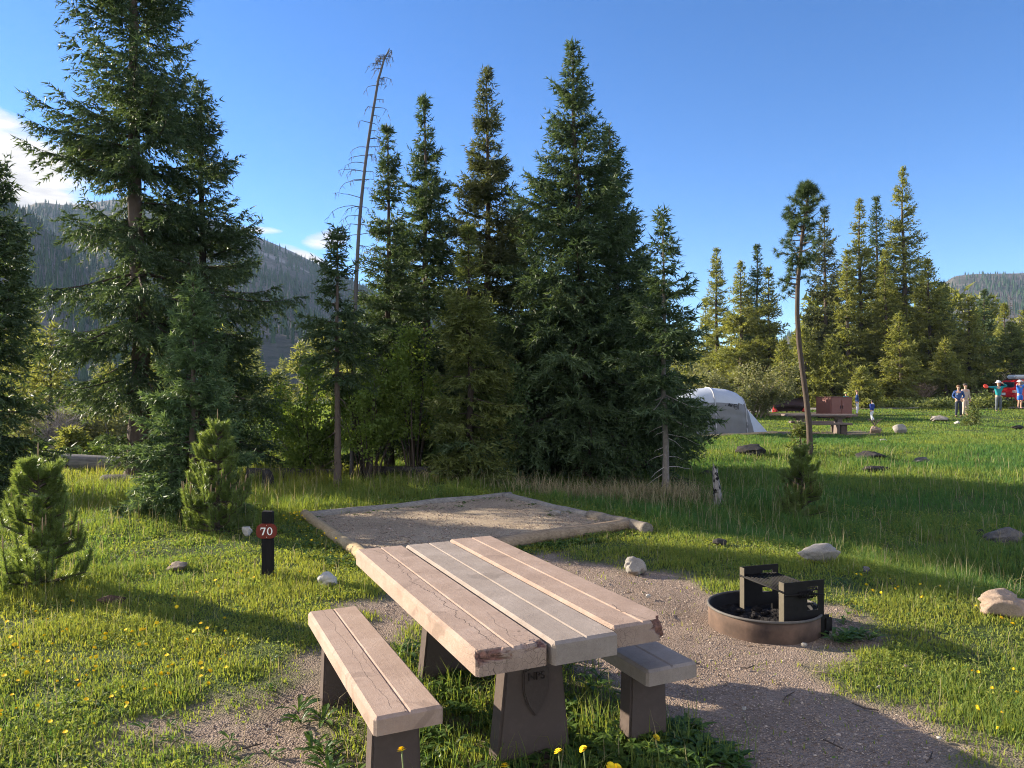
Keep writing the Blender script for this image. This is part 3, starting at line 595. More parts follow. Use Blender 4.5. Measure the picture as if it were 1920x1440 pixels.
def board(Wd, Ln, Th, groove=True, chips=(), worn=(), seed=0, bev=.014):
    """cast board along y with chamfered top edges, a groove along the middle and optional broken corners"""
    rng = np.random.RandomState(seed); hw = Wd / 2; g = .008
    prof = []
    def seg(p, q, k): prof.extend([(p[0] + (q[0] - p[0]) * t, p[1] + (q[1] - p[1]) * t) for t in np.linspace(0, 1, k, endpoint=False)])
    seg((-hw, -Th), (-hw, -bev), 6); seg((-hw, -bev), (-hw + bev, 0), 3)
    if groove: seg((-hw + bev, 0), (-g, 0), 10); seg((-g, 0), (0, -g * .8), 2); seg((0, -g * .8), (g, 0), 2); seg((g, 0), (hw - bev, 0), 10)
    else: seg((-hw + bev, 0), (hw - bev, 0), 20)
    seg((hw - bev, 0), (hw, -bev), 3); seg((hw, -bev), (hw, -Th), 6); seg((hw, -Th), (-hw, -Th), 14)
    pr = np.array(prof); k = len(pr); cen = np.array([0, -Th / 2])
    ys = np.concatenate([[0, .004, bev], np.arange(.03, .34, .014), np.arange(.36, Ln - .1, .05), [Ln - .06, Ln - bev, Ln - .004, Ln]])
    sc_ = np.where(ys < bev, 1 - (bev - ys) / bev, np.where(ys > Ln - bev, 1 - (ys - (Ln - bev)) / bev, 1.0)); ins = bev * .75 * (1 - sc_)
    rings = []
    def ring(y, inset, s=1.0):
        q = cen + (pr - cen) * s; q = q.copy(); q[:, 0] = np.clip(q[:, 0], -hw + inset, hw - inset); q[:, 1] = np.minimum(q[:, 1], -inset)
        return np.stack([q[:, 0], np.full(k, y), q[:, 1]], 1)
    for s in (.02, .2, .4, .6, .8, .92): rings.append(ring(0, bev * .75, s))
    for y, i_ in zip(ys, ins): rings.append(ring(y, i_))
    for s in (.92, .8, .6, .4, .2, .02): rings.append(ring(Ln, bev * .75, s))
    V = np.concatenate(rings); n = len(rings)
    V[:, 1] -= Ln / 2; chip = np.zeros(len(V))
    for (nx_, ny_, nz_, d, amp, f) in chips:
        nn = np.array([nx_, ny_, nz_], float); nn /= np.linalg.norm(nn)
        nz = amp * (fbm(V[:, 0] * f + seed, V[:, 1] * f + V[:, 2] * f * 1.3, 4)); ex = V @ nn - d + nz; c = ex > 0
        V = V - np.where(c, ex, 0)[:, None] * nn; chip = np.maximum(chip, np.clip(ex / .012, 0, 1))
    wn = np.zeros(len(V))
    for (y0, y1, a) in worn: wn = np.maximum(wn, a * (1 - smooth(V[:, 1], y0, y1)))
    wn *= np.clip(.6 + 1.4 * fbm(V[:, 0] * 7 + seed, V[:, 1] * 7, 3), 0, 1)
    i = np.arange(n - 1)[:, None] * k; j = np.arange(k)[None]; j2 = (j + 1) % k
    Q = np.stack([i + j, i + k + j, i + k + j2, i + j2], -1).reshape(-1, 4)
    e0 = np.arange(1, k - 1); T = np.concatenate([np.stack([0 * e0, e0, e0 + 1], 1), (n - 1) * k + np.stack([0 * e0, e0 + 1, e0], 1)])
    return V, T, Q, chip, wn
def board_obj(name, mat, parent, loc, *a, **kw):
    V, T, Q, ch, wn = board(*a, **kw); me = npmesh(name, V, T, Q, attr={'chip': ch, 'worn': wn}, mats=[mat])
    o = link(name, me, parent); o.location = loc; return o
def prism(pts, y0, y1, bev=.008):
    """polygon in x-z extruded along y with bevelled edges (bmesh)"""
    bm = bmesh.new(); f = bm.faces.new([bm.verts.new((x, y0, z)) for x, z in pts]); r = bmesh.ops.extrude_face_region(bm, geom=[f])
    bmesh.ops.translate(bm, vec=(0, y1 - y0, 0), verts=[v for v in r['geom'] if isinstance(v, bmesh.types.BMVert)])
    bmesh.ops.recalc_face_normals(bm, faces=bm.faces)
    if bev: bmesh.ops.bevel(bm, geom=list(bm.edges), offset=bev, segments=2, affect='EDGES', clamp_overlap=True)
    return bm
def bm_obj(name, bm, mat, parent=None, smooth_=False):
    me = bpy.data.meshes.new(name); bm.to_mesh(me); bm.free()
    if smooth_: me.polygons.foreach_set('use_smooth', np.ones(len(me.polygons), bool))
    me.materials.append(mat); return link(name, me, parent)
def text_mesh(txt, size, depth, mat, name, parent, M):
    cu = bpy.data.curves.new('t', 'FONT'); cu.body = txt; cu.size = size; cu.extrude = depth; cu.align_x = 'CENTER'; cu.align_y = 'CENTER'
    o = bpy.data.objects.new('t', cu); C.objects.link(o); dg = bpy.context.evaluated_depsgraph_get(); dg.update()
    me = bpy.data.meshes.new_from_object(o.evaluated_get(dg)); bpy.data.objects.remove(o); me.name = name; me.transform(M); me.materials.clear(); me.materials.append(mat)
    return link(name, me, parent)
pink = ((.25, .175, .134), (.35, .252, .196), (.445, .338, .275)); grey = ((.225, .18, .15), (.31, .255, .215), (.40, .335, .29))
MC_pink = concrete('concrete_pink', *pink, crack=[(-.045, .16, -.95, .93, .0019), (.06, .10, -1.0, -.55, .0010)], seed=3.1)
MC_pink2 = concrete('concrete_pink_far_board', *pink, crack=[(.03, .12, -1.0, -.72, .002)], seed=8.4)
MC_grey = concrete('concrete_grey_brown', *grey, seed=5.2)
MC_bench = concrete('concrete_bench_tan', (.27, .188, .145), (.37, .268, .212), (.46, .35, .285), crack=[(-.06, .07, -.7, .75, .0010), (-.01, .10, -.75, .3, .0007)], seed=11.3)
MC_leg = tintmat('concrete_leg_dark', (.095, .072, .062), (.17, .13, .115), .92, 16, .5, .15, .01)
TH = math.radians(24.8); TC = (-.128, 3.918)
def tloc(w_, a_, z=0.): return (TC[0] + w_ * math.cos(TH) - a_ * math.sin(TH), TC[1] + w_ * math.sin(TH) + a_ * math.cos(TH), z)
tb = thing('picnic_table', 'pink and grey concrete picnic table with a broken corner, between two benches', 'picnic table', tloc(0, 0), TH)
o = board_obj('tabletop_board', MC_pink, tb, (-.319, 0, .70), .305, 2.015, .092, chips=[(-.25, -.75, .62, .752, .05, 17), (.1, -.8, .9, .655, .03, 24)], worn=[(-1.02, -.55, 1.0)], seed=1)
o['label'] = 'pinkish outer board with a long crack and a chipped near end'
o = board_obj('tabletop_board', MC_grey, tb, (0, -.01, .70), .305, 2.03, .092, worn=[(-1.1, -.95, .5)], seed=2); o['label'] = 'greyer middle board in sound condition'
o = board_obj('tabletop_board', MC_pink2, tb, (.319, .05, .70), .305, 2.015, .092, chips=[(.85, -.75, .10, .716, .06, 15), (.35, -.75, .8, .668, .04, 20)], worn=[(-1.02, -.75, .8)], seed=3)
o['label'] = 'pinkish outer board with its near corner broken away'
for s in (-1, 1):
    y = -.50 if s < 0 else .58
    lg = bm_obj('leg', prism([(-.20, -.1), (.20, -.1), (.135, .52), (.135, .6075), (-.135, .6075), (-.135, .52)], y - .055, y + .055, .012), MC_leg, tb)
    if s < 0:
        # raised arrowhead shield with three letters
        pts = [(-.055, .455), (.0, .475), (.058, .46), (.06, .36), (.035, .29), (.0, .235), (-.035, .29), (-.055, .36)]
        bm_obj('emblem', prism([(x * 1.15, z - .04) for x, z in pts], y - .071, y - .052, .006), tintmat('emblem_relief', (.07, .053, .046), (.14, .107, .094), .9, 30, .4), lg)
        text_mesh('NPS', .05, .004, tintmat('letters_dark_relief', (.035, .026, .023), (.07, .055, .048)), 'letters', lg, Matrix.Translation((0, y - .0735, .385)) @ Matrix.Rotation(PI / 2, 4, 'X'))
    bb = MB(); bb.box((0, y, .59), (.86, .075, .028)); bb.build('cross_bar', MC_leg, tb)
def bench(w_, a_, label, mat, seed):
    e = thing('concrete_bench', label, 'bench', tloc(w_, a_), TH, 'benches at the near table')
    board_obj('seat', mat, e, (0, 0, .43), .285, 1.52, .072, seed=seed, worn=[(-.75, -.5, .25)])
    for s in (-1, 1): bm_obj('leg', prism([(-.115, -.1), (.115, -.1), (.098, .3575), (-.098, .3575)], s * .52 - .05, s * .52 + .05, .01), MC_leg, e)
bench(-.667, -.03, 'tan concrete bench with hairline cracks, on the dandelion side of the table', MC_bench, 21)
bench(.57, -.075, 'grey concrete bench tucked under the table on the fire ring side', MC_grey, 22)

# ------------------------------------------------------------------ site post
e = thing('site_post', 'short black wooden post with a red number plate reading 70', 'sign post', pg(503, 1083), math.radians(6))
M_post = tintmat('post_charred_wood', (.012, .011, .012), (.045, .040, .042), .8, 12, .6, .15, .006, (1, 1, .12))
bm_obj('post', prism([(-.047, -.15), (.049, -.15), (.047, .60), (-.047, .606)], -.045, .045, .006), M_post, e)
def rrect(wd, ht, r, k=7):
    out = []
    for cx, cz, a0 in ((wd / 2 - r, ht / 2 - r, 0), (-wd / 2 + r, ht / 2 - r, 90), (-wd / 2 + r, -ht / 2 + r, 180), (wd / 2 - r, -ht / 2 + r, 270)):
        out += [(cx + r * math.cos(math.radians(a0 + 90 * i / k)), cz + r * math.sin(math.radians(a0 + 90 * i / k))) for i in range(k + 1)]
    return out
M_plate = plain('plate_red_brown_paint', (.15, .018, .010), .45, .15, 20, .4); M_white = plain('white_paint', (.80, .79, .76), .6, .05)
PZ0 = .432
pl = bm_obj('number_plate', prism([(x, z + PZ0) for x, z in rrect(.182, .132, .052)], -.062, -.046, .003), M_plate, e)
def digit(polys, holes, ox):
    bm = bmesh.new()
    for p in polys:
        f = bm.faces.new([bm.verts.new((ox + x, -.0635, PZ0 + z)) for x, z in p]); r = bmesh.ops.extrude_face_region(bm, geom=[f]); bmesh.ops.translate(bm, vec=(0, .003, 0), verts=[v for v in r['geom'] if isinstance(v, bmesh.types.BMVert)])
    bmesh.ops.recalc_face_normals(bm, faces=bm.faces); bm_obj('digit', bm, M_white, pl)
digit([[(-.021, .034), (.022, .034), (.022, .024), (-.021, .024)], [(-.021, .024), (-.015, .024), (-.019, .012), (-.024, .012)], [(.010, .024), (.022, .024), (.002, -.034), (-.011, -.034)]], None, -.029)
seg_ = []; K = 28
for i in range(K):
    a, b = 2 * PI * i / K, 2 * PI * (i + 1) / K
    seg_.append([(.024 * math.cos(a), .035 * math.sin(a)), (.024 * math.cos(b), .035 * math.sin(b)), (.0125 * math.cos(b), .029 * math.sin(b)), (.0125 * math.cos(a), .029 * math.sin(a))])
digit(seg_, None, .029)
for s in (-1, 1): MB().tube([(.002, -.0655, PZ0 + s * .053), (.002, -.06, PZ0 + s * .053)], .0042, 8).build('screw', plain('screw_steel', (.5, .48, .46), .35, .1, metal=.8), pl)

# ------------------------------------------------------------------ fire ring
M_rust = tintmat('ring_rusted_steel', (.026, .021, .019), (.185, .118, .085), .85, 5, .5, .2, .006, None, .85)
M_black = plain('grill_black_steel', (.012, .011, .011), .75, .3, 20, .2)
M_edge = tintmat('grill_sunlit_steel', (.05, .042, .030), (.125, .105, .072), .7, 20, .2, .3)  # lighter brown than the plates: sun on the flanges put into the colour
M_ash = plain('ash_and_charcoal', (.022, .020, .020), .95, .7, 14, .1, bump=.9, bscale=30, bdist=.04)
fx, fy = FIRE; fz = float(terr(fx, fy)); RR, RH = .392, .145
e = thing('fire_ring', 'round rusty steel campfire ring with a black flip-up grill, on the gravel beside the table', 'fire ring', (fx, fy, fz - .01))
def revolve(prof, k=72):
    a = np.arange(k) * 2 * PI / k; P = np.array(prof); n = len(P)
    V = np.stack([P[:, 0][:, None] * np.cos(a), P[:, 0][:, None] * np.sin(a), np.broadcast_to(P[:, 1][:, None], (n, k))], -1).reshape(-1, 3)
    i = np.arange(n - 1)[:, None] * k; j = np.arange(k)[None]; j2 = (j + 1) % k
    return V, np.stack([i + j, i + j2, i + k + j2, i + k + j], -1).reshape(-1, 4)
V, Q = revolve([(RR, -.05), (RR, RH * .5), (RR, RH - .014), (RR - .006, RH - .013)])
MB().add(V, Q=Q, tint=.5).build('ring_wall', M_rust, e, True)
V, Q = revolve([(RR - .006, RH - .013), (RR - .007, RH * .4), (RR - .006, -.02)]); MB().add(V, Q=Q).build('inner_wall', plain('sooty_steel', (.028, .027, .029), .8, .35, 8), e, True)
a = np.linspace(0, 2 * PI, 73)[:-1]; P = np.stack([RR * np.cos(a), RR * np.sin(a), 0 * a + RH - .008], 1); P = np.concatenate([P, P[:1]])
MB().tube(P, .0095, 8, False, .6).build('rim', plain('rim_steel', (.10, .09, .08), .7, .3, 12), e, True)
rng = np.random.RandomState(4); rr_ = np.linspace(.001, RR - .01, 14); aa = np.linspace(0, 2 * PI, 40)[:-1]; rg, ag = np.meshgrid(rr_, aa, indexing='ij')
V = np.stack([rg * np.cos(ag), rg * np.sin(ag), .035 + .05 * fbm(rg * np.cos(ag) * 9, rg * np.sin(ag) * 9 + 4, 4)], -1).reshape(-1, 3); i = np.arange(13)[:, None] * 39; j = np.arange(39)[None]
MB().add(V, Q=np.stack([i + j, i + (j + 1) % 39, i + 39 + (j + 1) % 39, i + 39 + j], -1).reshape(-1, 4)).build('ash_bed', M_ash, e)
def chunk(s, rng, sub=2, amp=.35):
    bm = bmesh.new(); bmesh.ops.create_icosphere(bm, subdivisions=sub, radius=1); V = np.array([v.co[:] for v in bm.verts]); T = np.array([[v.index for v in f.verts] for f in bm.faces]); bm.free()
    o = rng.rand(3) * 50; d = 1 + amp * (fbm(V[:, 0] * 1.3 + o[0], V[:, 1] * 1.3 + V[:, 2] * 1.7 + o[1], 4)); return V * d[:, None] * np.asarray(s), T
for q in range(7):
    a_, r_ = rng.rand() * 6.3, rng.uniform(.05, .26); V, T = chunk((rng.uniform(.02, .05), rng.uniform(.015, .03), rng.uniform(.012, .022)), rng)
    MB().add(V + [r_ * math.cos(a_), r_ * math.sin(a_), .07], T=T).build('charcoal', M_ash, e)
V, T = chunk((.022, .02, .016), rng); MB().add(V + [-.02, -.27, .085], T=T).build('ash_lump', plain('pale_ash', (.42, .40, .38), .95, .3, 30), e)
# grill on its two bracket plates
gU = Vector((.95, .31, 0)).normalized(); gV = Vector((.31, -.95, 0)).normalized(); G0 = Vector((.115, -.03, 0))
RG = Matrix((( gU.x, gV.x, 0), (gU.y, gV.y, 0), (0, 0, 1))); Rg = lambda p: tuple(G0 + RG @ Vector(p))
g4 = RG.to_4x4()
for s, nm in ((-1, 'far'), (1, 'near')):
    vv = s * .245; mb = MB()
    z0, z1 = (.09, .385)
    mb.box(Rg((-.075, vv, (z0 + z1) / 2)), (.19, .008, z1 - z0), g4)                # solid sheet
    mb.box(Rg((.135, vv, (z0 + z1) / 2)), (.05, .008, z1 - z0), g4)       # rear strip
    mb.box(Rg((.065, vv, z1 - .02)), (.09, .008, .04), g4); mb.box(Rg((.065, vv, z0 + .045)), (.09, .008, .09), g4)
    for q in range(3): mb.box(Rg((.044, vv, .225 + q * .045)), (.046, .008, .016), g4)   # saw-tooth steps in the slot
    pb = mb.build('bracket_plate', M_black, e)
    fl = MB(); fl.box(Rg((-.172, vv - s * .022, .235)), (.006, .052, .30), g4, .6); fl.build('flange', M_edge, pb)
    ft = MB(); ft.box(Rg((.155, vv + s * .004, .06)), (.09, .010, .16), g4); ft.box(Rg((.19, vv + s * .012, .075)), (.05, .02, .09), g4); ft.build('foot', M_black, pb)
gr = MB()
for u_ in np.linspace(-.160, .105, 12): gr.tube([Rg((u_, -.237, .325)), Rg((u_, .237, .325))], .0042, 6)
go = gr.build('grate', M_black, e, True)
fr = MB()
for u_ in (-.178, .125): fr.tube([Rg((u_, -.24, .322)), Rg((u_, .262 if u_ < 0 else .24, .322))], .0075, 8)
for v_ in (-.238, .238): fr.tube([Rg((-.178, v_, .318)), Rg((.125, v_, .318))], .0065, 6)
fr.build('grate_frame', M_black, go, True)
hd = MB(); hd.tube([Rg((-.17, .252, .30)), Rg((.06, .262, .298)), Rg((.12, .30, .298))], .007, 8)
th = np.linspace(0, 2 * PI * 10, 160); hd.tube(np.array([Rg((-.06 + .012 * t / PI * .55, .262 + .019 * math.cos(t), .298 + .019 * math.sin(t))) for t in th]), .0034, 5)
hd.build('spring_handle', M_black, go, True)

# ------------------------------------------------------------------ rocks, stumps, logs
def rockmat(name, a, b, sc=6, speck=.4):
    m, N, L = newmat(name); co = objco(N); n1 = noise_n(N, L, sc, 6, .65, co); n2 = noise_n(N, L, 90, 3, .7, co)
    c = ramp(N, L, mathn(N, L, 'ADD', mathn(N, L, 'MULTIPLY', n1, 1 - speck), mathn(N, L, 'MULTIPLY', n2, speck)), [(.32, a), (.68, b)])
    l = ramp(N, L, noise_n(N, L, 14, 4, .6, co), [(.60, (0, 0, 0)), (.66, (1, 1, 1))]); c = mixc(N, L, mathn(N, L, 'MULTIPLY', l, .35), c, tuple(x * .45 for x in a))
    finish(N, L, c, .9, bumpn(N, L, mathn(N, L, 'ADD', n1, mathn(N, L, 'MULTIPLY', n2, .4)), .6, .02), .2); return m
MR_grey = rockmat('granite_grey', (.17, .155, .135), (.38, .35, .31)); MR_tan = rockmat('granite_tan', (.20, .145, .108), (.38, .29, .225)); MR_dark = rockmat('dark_rock', (.06, .055, .055), (.20, .185, .18))
MR_pale = rockmat('pale_river_rock', (.31, .29, .26), (.55, .52, .47)); M_burnt = tintmat('burnt_wood', (.010, .009, .010), (.075, .068, .066), .9, 9, .8, .1, .03)
MR_brown = rockmat('brown_rock', (.17, .13, .10), (.36, .28, .22))
def rock(label, px, py, wpx, hpx, mat, seed, group='loose rocks', dep=.8, sink=.15, cat='rock', name='rock', rz=None, amp=.55, tilt=(0, 0), cut=2):
    rng = np.random.RandomState(seed); x, y, z = pg(px, py); wd = wpx / F * y; ht = hpx / F * y
    V, T = chunk((1, 1, 1), rng, 4, amp)
    for q in range(cut + 3):           # flat fracture faces
        nn = rng.normal(0, 1, 3); nn /= np.linalg.norm(nn); d = rng.uniform(.62, .85); ex = V @ nn - d; V = V - np.where(ex > 0, ex * .96, 0)[:, None] * nn
    V = V * (1 + .05 * fbm(V[:, 0] * 4 + V[:, 2] * 3 + seed, V[:, 1] * 4 - V[:, 2] * 2, 4))[:, None]
    V = V / np.array([np.ptp(V[:, 0]), np.ptp(V[:, 1]), np.ptp(V[:, 2])]) ; V -= (V.max(0) + V.min(0)) / 2
    V[:, 2] += tilt[0] * V[:, 0]; V = V * [wd, wd * dep, ht / (1 - sink)]; zb = V[:, 2].min(); V[:, 2] += -zb - sink * ht / (1 - sink)
    o = MB().add(V, T=T).build(name, mat, None, True); o.location = (x, y + wd * dep * .35, z); o.rotation_euler.z = rng.uniform(-.3, .3) if rz is None else rz
    return tag(o, label, cat, group)
rock('rounded pale grey rock lying between the number post and the tabletop', 612, 1101, 40, 27, MR_pale, 1, amp=.4, cut=0)
rock('small whitish rock just behind the black number post', 462, 1006, 21, 18, MR_pale, 2)
rock('flat brown-grey rock half sunk in the sunny lawn', 328, 1070, 40, 17, MR_brown, 3, tilt=(.3, 0))
rock('speckled grey rock on bare gravel between the tent pad and fire ring', 1193, 1076, 42, 31, MR_grey, 4)
rock('small grey rock lying on the gravel tent pad', 1041, 971, 24, 15, MR_grey, 5)
rock('broad low grey rock in tall grass behind the fire ring', 1540, 1056, 84, 34, MR_grey, 6, dep=.6, cut=3)
rock('large tan boulder in the grass at the frame edge beyond the fire ring', 1896, 1160, 88, 48, MR_tan, 7, tilt=(-.1, 0))
rock('tiny grey rock in the shaded grass beside the broad low rock', 1626, 1076, 14, 14, MR_dark, 8)
rock('dark weathered rock deep in the shaded meadow at the frame edge', 1892, 1022, 66, 34, MR_dark, 9, tilt=(.25, 0), cut=4)
rock('reddish brown rock near the far camp table', 1644, 813, 24, 14, MR_tan, 10)
rock('upright grey boulder beside the reddish brown rock at the far camp', 1690, 813, 27, 18, MR_grey, 11, amp=.35)
rock('small pale rock in the meadow below the grey boulder', 1658, 829, 14, 6, MR_pale, 12)
rock('low grey rock in the middle of the shaded meadow', 1732, 869, 34, 12, MR_dark, 13)
rock('small pale rock near the standing man in the dark blue top', 1797, 795, 12, 6, MR_pale, 14)
rock('dark clod on the edge of the gravel by the tall grass', 1352, 1024, 28, 13, M_burnt, 15, cat='clod', group=None, name='soil_clod')
rock('black burnt hummock in the meadow in front of the tent', 1412, 856, 58, 22, M_burnt, 16, cat='hummock', group='burnt wood in the meadow', name='burnt_hummock', dep=1.0)
rock('charred stump remnant with grey flank in the open meadow', 1640, 864, 54, 17, M_burnt, 17, cat='stump', group='burnt wood in the meadow', name='burnt_stump')
rock('low charred log piece below the charred stump remnant', 1646, 886, 52, 12, M_burnt, 18, cat='log', group='burnt wood in the meadow', name='burnt_log', dep=.4)
rock('dark burnt lump beside the upright broken stump', 1325, 894, 24, 12, M_burnt, 19, cat='stump', group='burnt wood in the meadow', name='burnt_stump')
rock('dark burnt clod near the weathered rock at the frame edge', 1836, 1006, 22, 14, M_burnt, 20, cat='clod', group='burnt wood in the meadow', name='burnt_clod')
rock('dark stump by the frame edge on the sunny meadow', 1912, 806, 22, 9, M_burnt, 23, cat='stump', group='burnt wood in the meadow', name='burnt_stump')
rock('brown patch of dug earth with dead grass in the lawn', 205, 1136, 52, 18, plain('dug_earth', (.085, .050, .032), .95, .5, 30, bump=.9, bscale=40, bdist=.03), 24, cat='earth mound', group=None, name='earth_mound')
rock('pale weathered stump in the sunny meadow near the man in dark blue', 1766, 791, 32, 12, tintmat('stump_striped', (.06, .05, .045), (.50, .45, .40), .9, 4, .5, .1, .02, (2.5, 2.5, .2)), 25, cat='stump', group=None, name='old_stump', cut=0)
# upright broken stump
x, y, z = pg(1347, 952); rng = np.random.RandomState(3); k = 14; zz = np.array([-.1, 0, .15, .3, .45, .58, .66]); Vv = []
for i_, q in enumerate(zz):
    a = np.arange(k) * 2 * PI / k; r = (.085 - .045 * max(q, 0) / .66) * (1 + .12 * np.sin(3 * a + 1) + rng.normal(0, .05, k)) * (1.35 if q <= 0 else 1)
    Vv.append(np.stack([r * np.cos(a) - .10 * max(q, 0), r * np.sin(a), q + (rng.uniform(-.10, .10, k) if i_ == 6 else 0 * a)], 1))
Vv = np.concatenate(Vv); i_ = np.arange(6)[:, None] * k; j_ = np.arange(k)[None]
mst, N, L = newmat('stump_char_and_grey'); co = objco(N); n1 = noise_n(N, L, 7, 4, .6, co); sp = N.new('ShaderNodeSeparateXYZ'); L.new(co, sp.inputs[0])
stw = N.new('ShaderNodeMapping'); stw.inputs['Scale'].default_value = (1, 1, .12); L.new(co, stw.inputs[0]); n2 = noise_n(N, L, 45, 4, .6, stw.outputs[0])
cw = ramp(N, L, n2, [(.35, (.17, .145, .13)), (.65, (.46, .42, .39))]); kk = ramp(N, L, n1, [(.52, (0, 0, 0)), (.57, (1, 1, 1))]); finish(N, L, mixc(N, L, kk, cw, (.012, .011, .011)), .9, bumpn(N, L, n2, .7, .02), .2)
e = MB().add(Vv, Q=np.stack([i_ + j_, i_ + (j_ + 1) % k, i_ + k + (j_ + 1) % k, i_ + k + j_], -1).reshape(-1, 4)).build('broken_stump', mst, None, True); e.location = (x, y, z)
tag(e, 'upright broken stump of grey and charred wood in the shaded grass', 'stump')
MB().tube([(x + .02 - .03, y + .0, z + .3), (x + .02 - .08, y, z + .64)], [.03, .022], 8)
# logs
def log(name, label, A, B, r0, r1, mat, seed=0, group=None, cat='log', wob=.006, k=14):
    rng = np.random.RandomState(seed); A = np.array(A, float); B = np.array(B, float); n = 26; t = np.linspace(0, 1, n)[:, None]
    P = A + (B - A) * t; P[:, 2] += np.interp(t[:, 0], np.linspace(0, 1, 6), rng.normal(0, wob, 6)); P[:, 1] += np.interp(t[:, 0], np.linspace(0, 1, 6), rng.normal(0, wob, 6))
    c = P.mean(0); m = MB(); m.tube(P - c, (r0 + (r1 - r0) * t[:, 0]) * (1 + rng.normal(0, .012, n)), k, True, np.repeat(rng.uniform(.3, .7, n), k)); o = m.build(name, mat, None, False); o.location = c
    me = o.data; fl = np.ones(len(me.polygons), bool); fl[-2 * k:] = False; 
    me.polygons.foreach_set('use_smooth', np.array([len(p.vertices) == 4 for p in me.polygons])); return tag(o, label, cat, group)
def weathered(name, a, b, ax, sc=28):
    s = [1, 1, 1]; s[ax] = .07; return tintmat(name, a, b, .9, sc, .7, .1, .012, tuple(s), .75)
def mlog(name, a, b, A, B):
    """wood grain runs along the log"""
    m, N, L = newmat(name); co = objco(N); mp = N.new('ShaderNodeMapping'); mp.vector_type = 'POINT'
    mp.inputs['Rotation'].default_value = (0, 0, -math.atan2(B[1] - A[1], B[0] - A[0])); mp.inputs['Scale'].default_value = (.9, 22, 22); L.new(co, mp.inputs[0])
    n = noise_n(N, L, 2.2, 5, .65, mp.outputs[0]); n2 = noise_n(N, L, 5, 4, .6, co)
    c = ramp(N, L, mathn(N, L, 'ADD', mathn(N, L, 'MULTIPLY', n, .65), mathn(N, L, 'MULTIPLY', n2, .35)), [(.33, a), (.66, b)]); finish(N, L, c, .9, bumpn(N, L, n, .7, .015), .2); return m
def padlog(label, a, b, r0, r1, ca, cb, seed, dz=.03):
    A = (*a, float(terr(*a)) + dz); B = (*b, float(terr(*b)) + dz); return log('border_log', label, A, B, r0, r1, mlog('border_wood', ca, cb, A, B), seed, 'border logs of the tent pad')
tanw = ((.23, .165, .09), (.50, .385, .235)); gryw = ((.13, .115, .10), (.33, .30, .26))
padlog('tan border log of the tent pad beside the number post', (-2.78, 9.92), (-1.30, 7.02), .062, .070, *tanw, 1, .045)
padlog('grey border log along the far side of the tent pad', (-2.70, 9.80), (-.02, 11.66), .07, .06, *gryw, 2, .03)
padlog('grey border log on the meadow side of the tent pad', (-.10, 11.55), (1.02, 9.78), .065, .07, *gryw, 3, .02)
padlog('short thick border log ending in a dark cut face at the pad corner', (1.02, 9.70), (1.60, 8.72), .070, .085, (.11, .09, .072), (.27, .235, .19), 4, .05)
padlog('brown border log between the tabletop and the pad corner', (1.42, 9.0), (-1.22, 7.06), .072, .072, (.17, .12, .075), (.40, .30, .20), 5, .055)
cut = MB().tube([(1.60, 8.72, float(terr(1.6, 8.72)) + .07), (1.606, 8.71, float(terr(1.6, 8.72)) + .07)], .094, 16); 
def gl(px, py, dz=0):
    x, y, z = pg(px, py); return (x, y, z + dz)
LGm = lambda A, B, nm='fallen_wood': mlog(nm, (.085, .078, .075), (.24, .225, .215), A, B); LDm = lambda A, B, nm='dark_fallen_wood': mlog(nm, (.028, .025, .024), (.105, .095, .09), A, B)
A, B = gl(118, 884, .20), gl(236, 884, .17); e = thing('fallen_log', 'big grey fallen log with a dark upturned root ball behind the tall spruce trunk', 'log', tuple((np.array(A) + np.array(B)) / 2 - [0, 0, .2])); c = np.array(e.location)
rng = np.random.RandomState(8); t = np.linspace(0, 1, 14)[:, None]; P = np.array(A) + (np.array(B) - np.array(A)) * t - c; m = MB(); m.tube(P, .20 - .05 * t[:, 0], 14); m.build('log', LGm(A, B), e, True)
rb = MB()
for q in range(26):
    d = nrm(rng.normal(0, 1, 3) + [-.6, 0, .25]); rb.tube([P[0] + d * .05, P[0] + d * .2 + rng.normal(0, .03, 3), P[0] + d * rng.uniform(.25, .42) + rng.normal(0, .06, 3)], [.07, .045, .01], 5)
rb.build('root_ball', M_burnt, e, True)
A, B = gl(60, 890, .08), gl(135, 884, .08); log('fallen_log', 'thin dark fallen log lying beside the root ball', A, B, .07, .08, LDm(A, B), 5, 'fallen logs by the big spruce')
A, B = gl(196, 912, .10), gl(292, 916, .11); log('fallen_log', 'short dark fallen log at the foot of the tall spruce', A, B, .13, .15, LDm(A, B), 6, 'fallen logs by the big spruce')
A, B = gl(462, 903, .16), gl(640, 899, .14); log('fallen_log', 'long dark fallen log along the shrub edge behind the number post', A, B, .11, .09, LDm(A, B), 7, 'fallen logs by the big spruce')
A, B = gl(700, 896, .16), gl(830, 898, .14); log('fallen_log', 'dark fallen log under the middle trees', A, B, .09, .08, LDm(A, B), 17, 'fallen logs by the big spruce')
A = gl(500, 926, -.1); e = rock('dark rotten upright stump against the long fallen log', 500, 926, 22, 46, M_burnt, 27, cat='stump', group=None, name='rotten_stump', dep=1, cut=1)
A, B = gl(165, 984, .02), gl(232, 978, .03); log('fallen_log', 'weathered log half hidden in grass along the lawn edge', A, B, .05, .045, LGm(A, B), 9, 'fallen logs by the big spruce')
A, B = gl(1230, 912, .05), gl(1205, 884, .05)

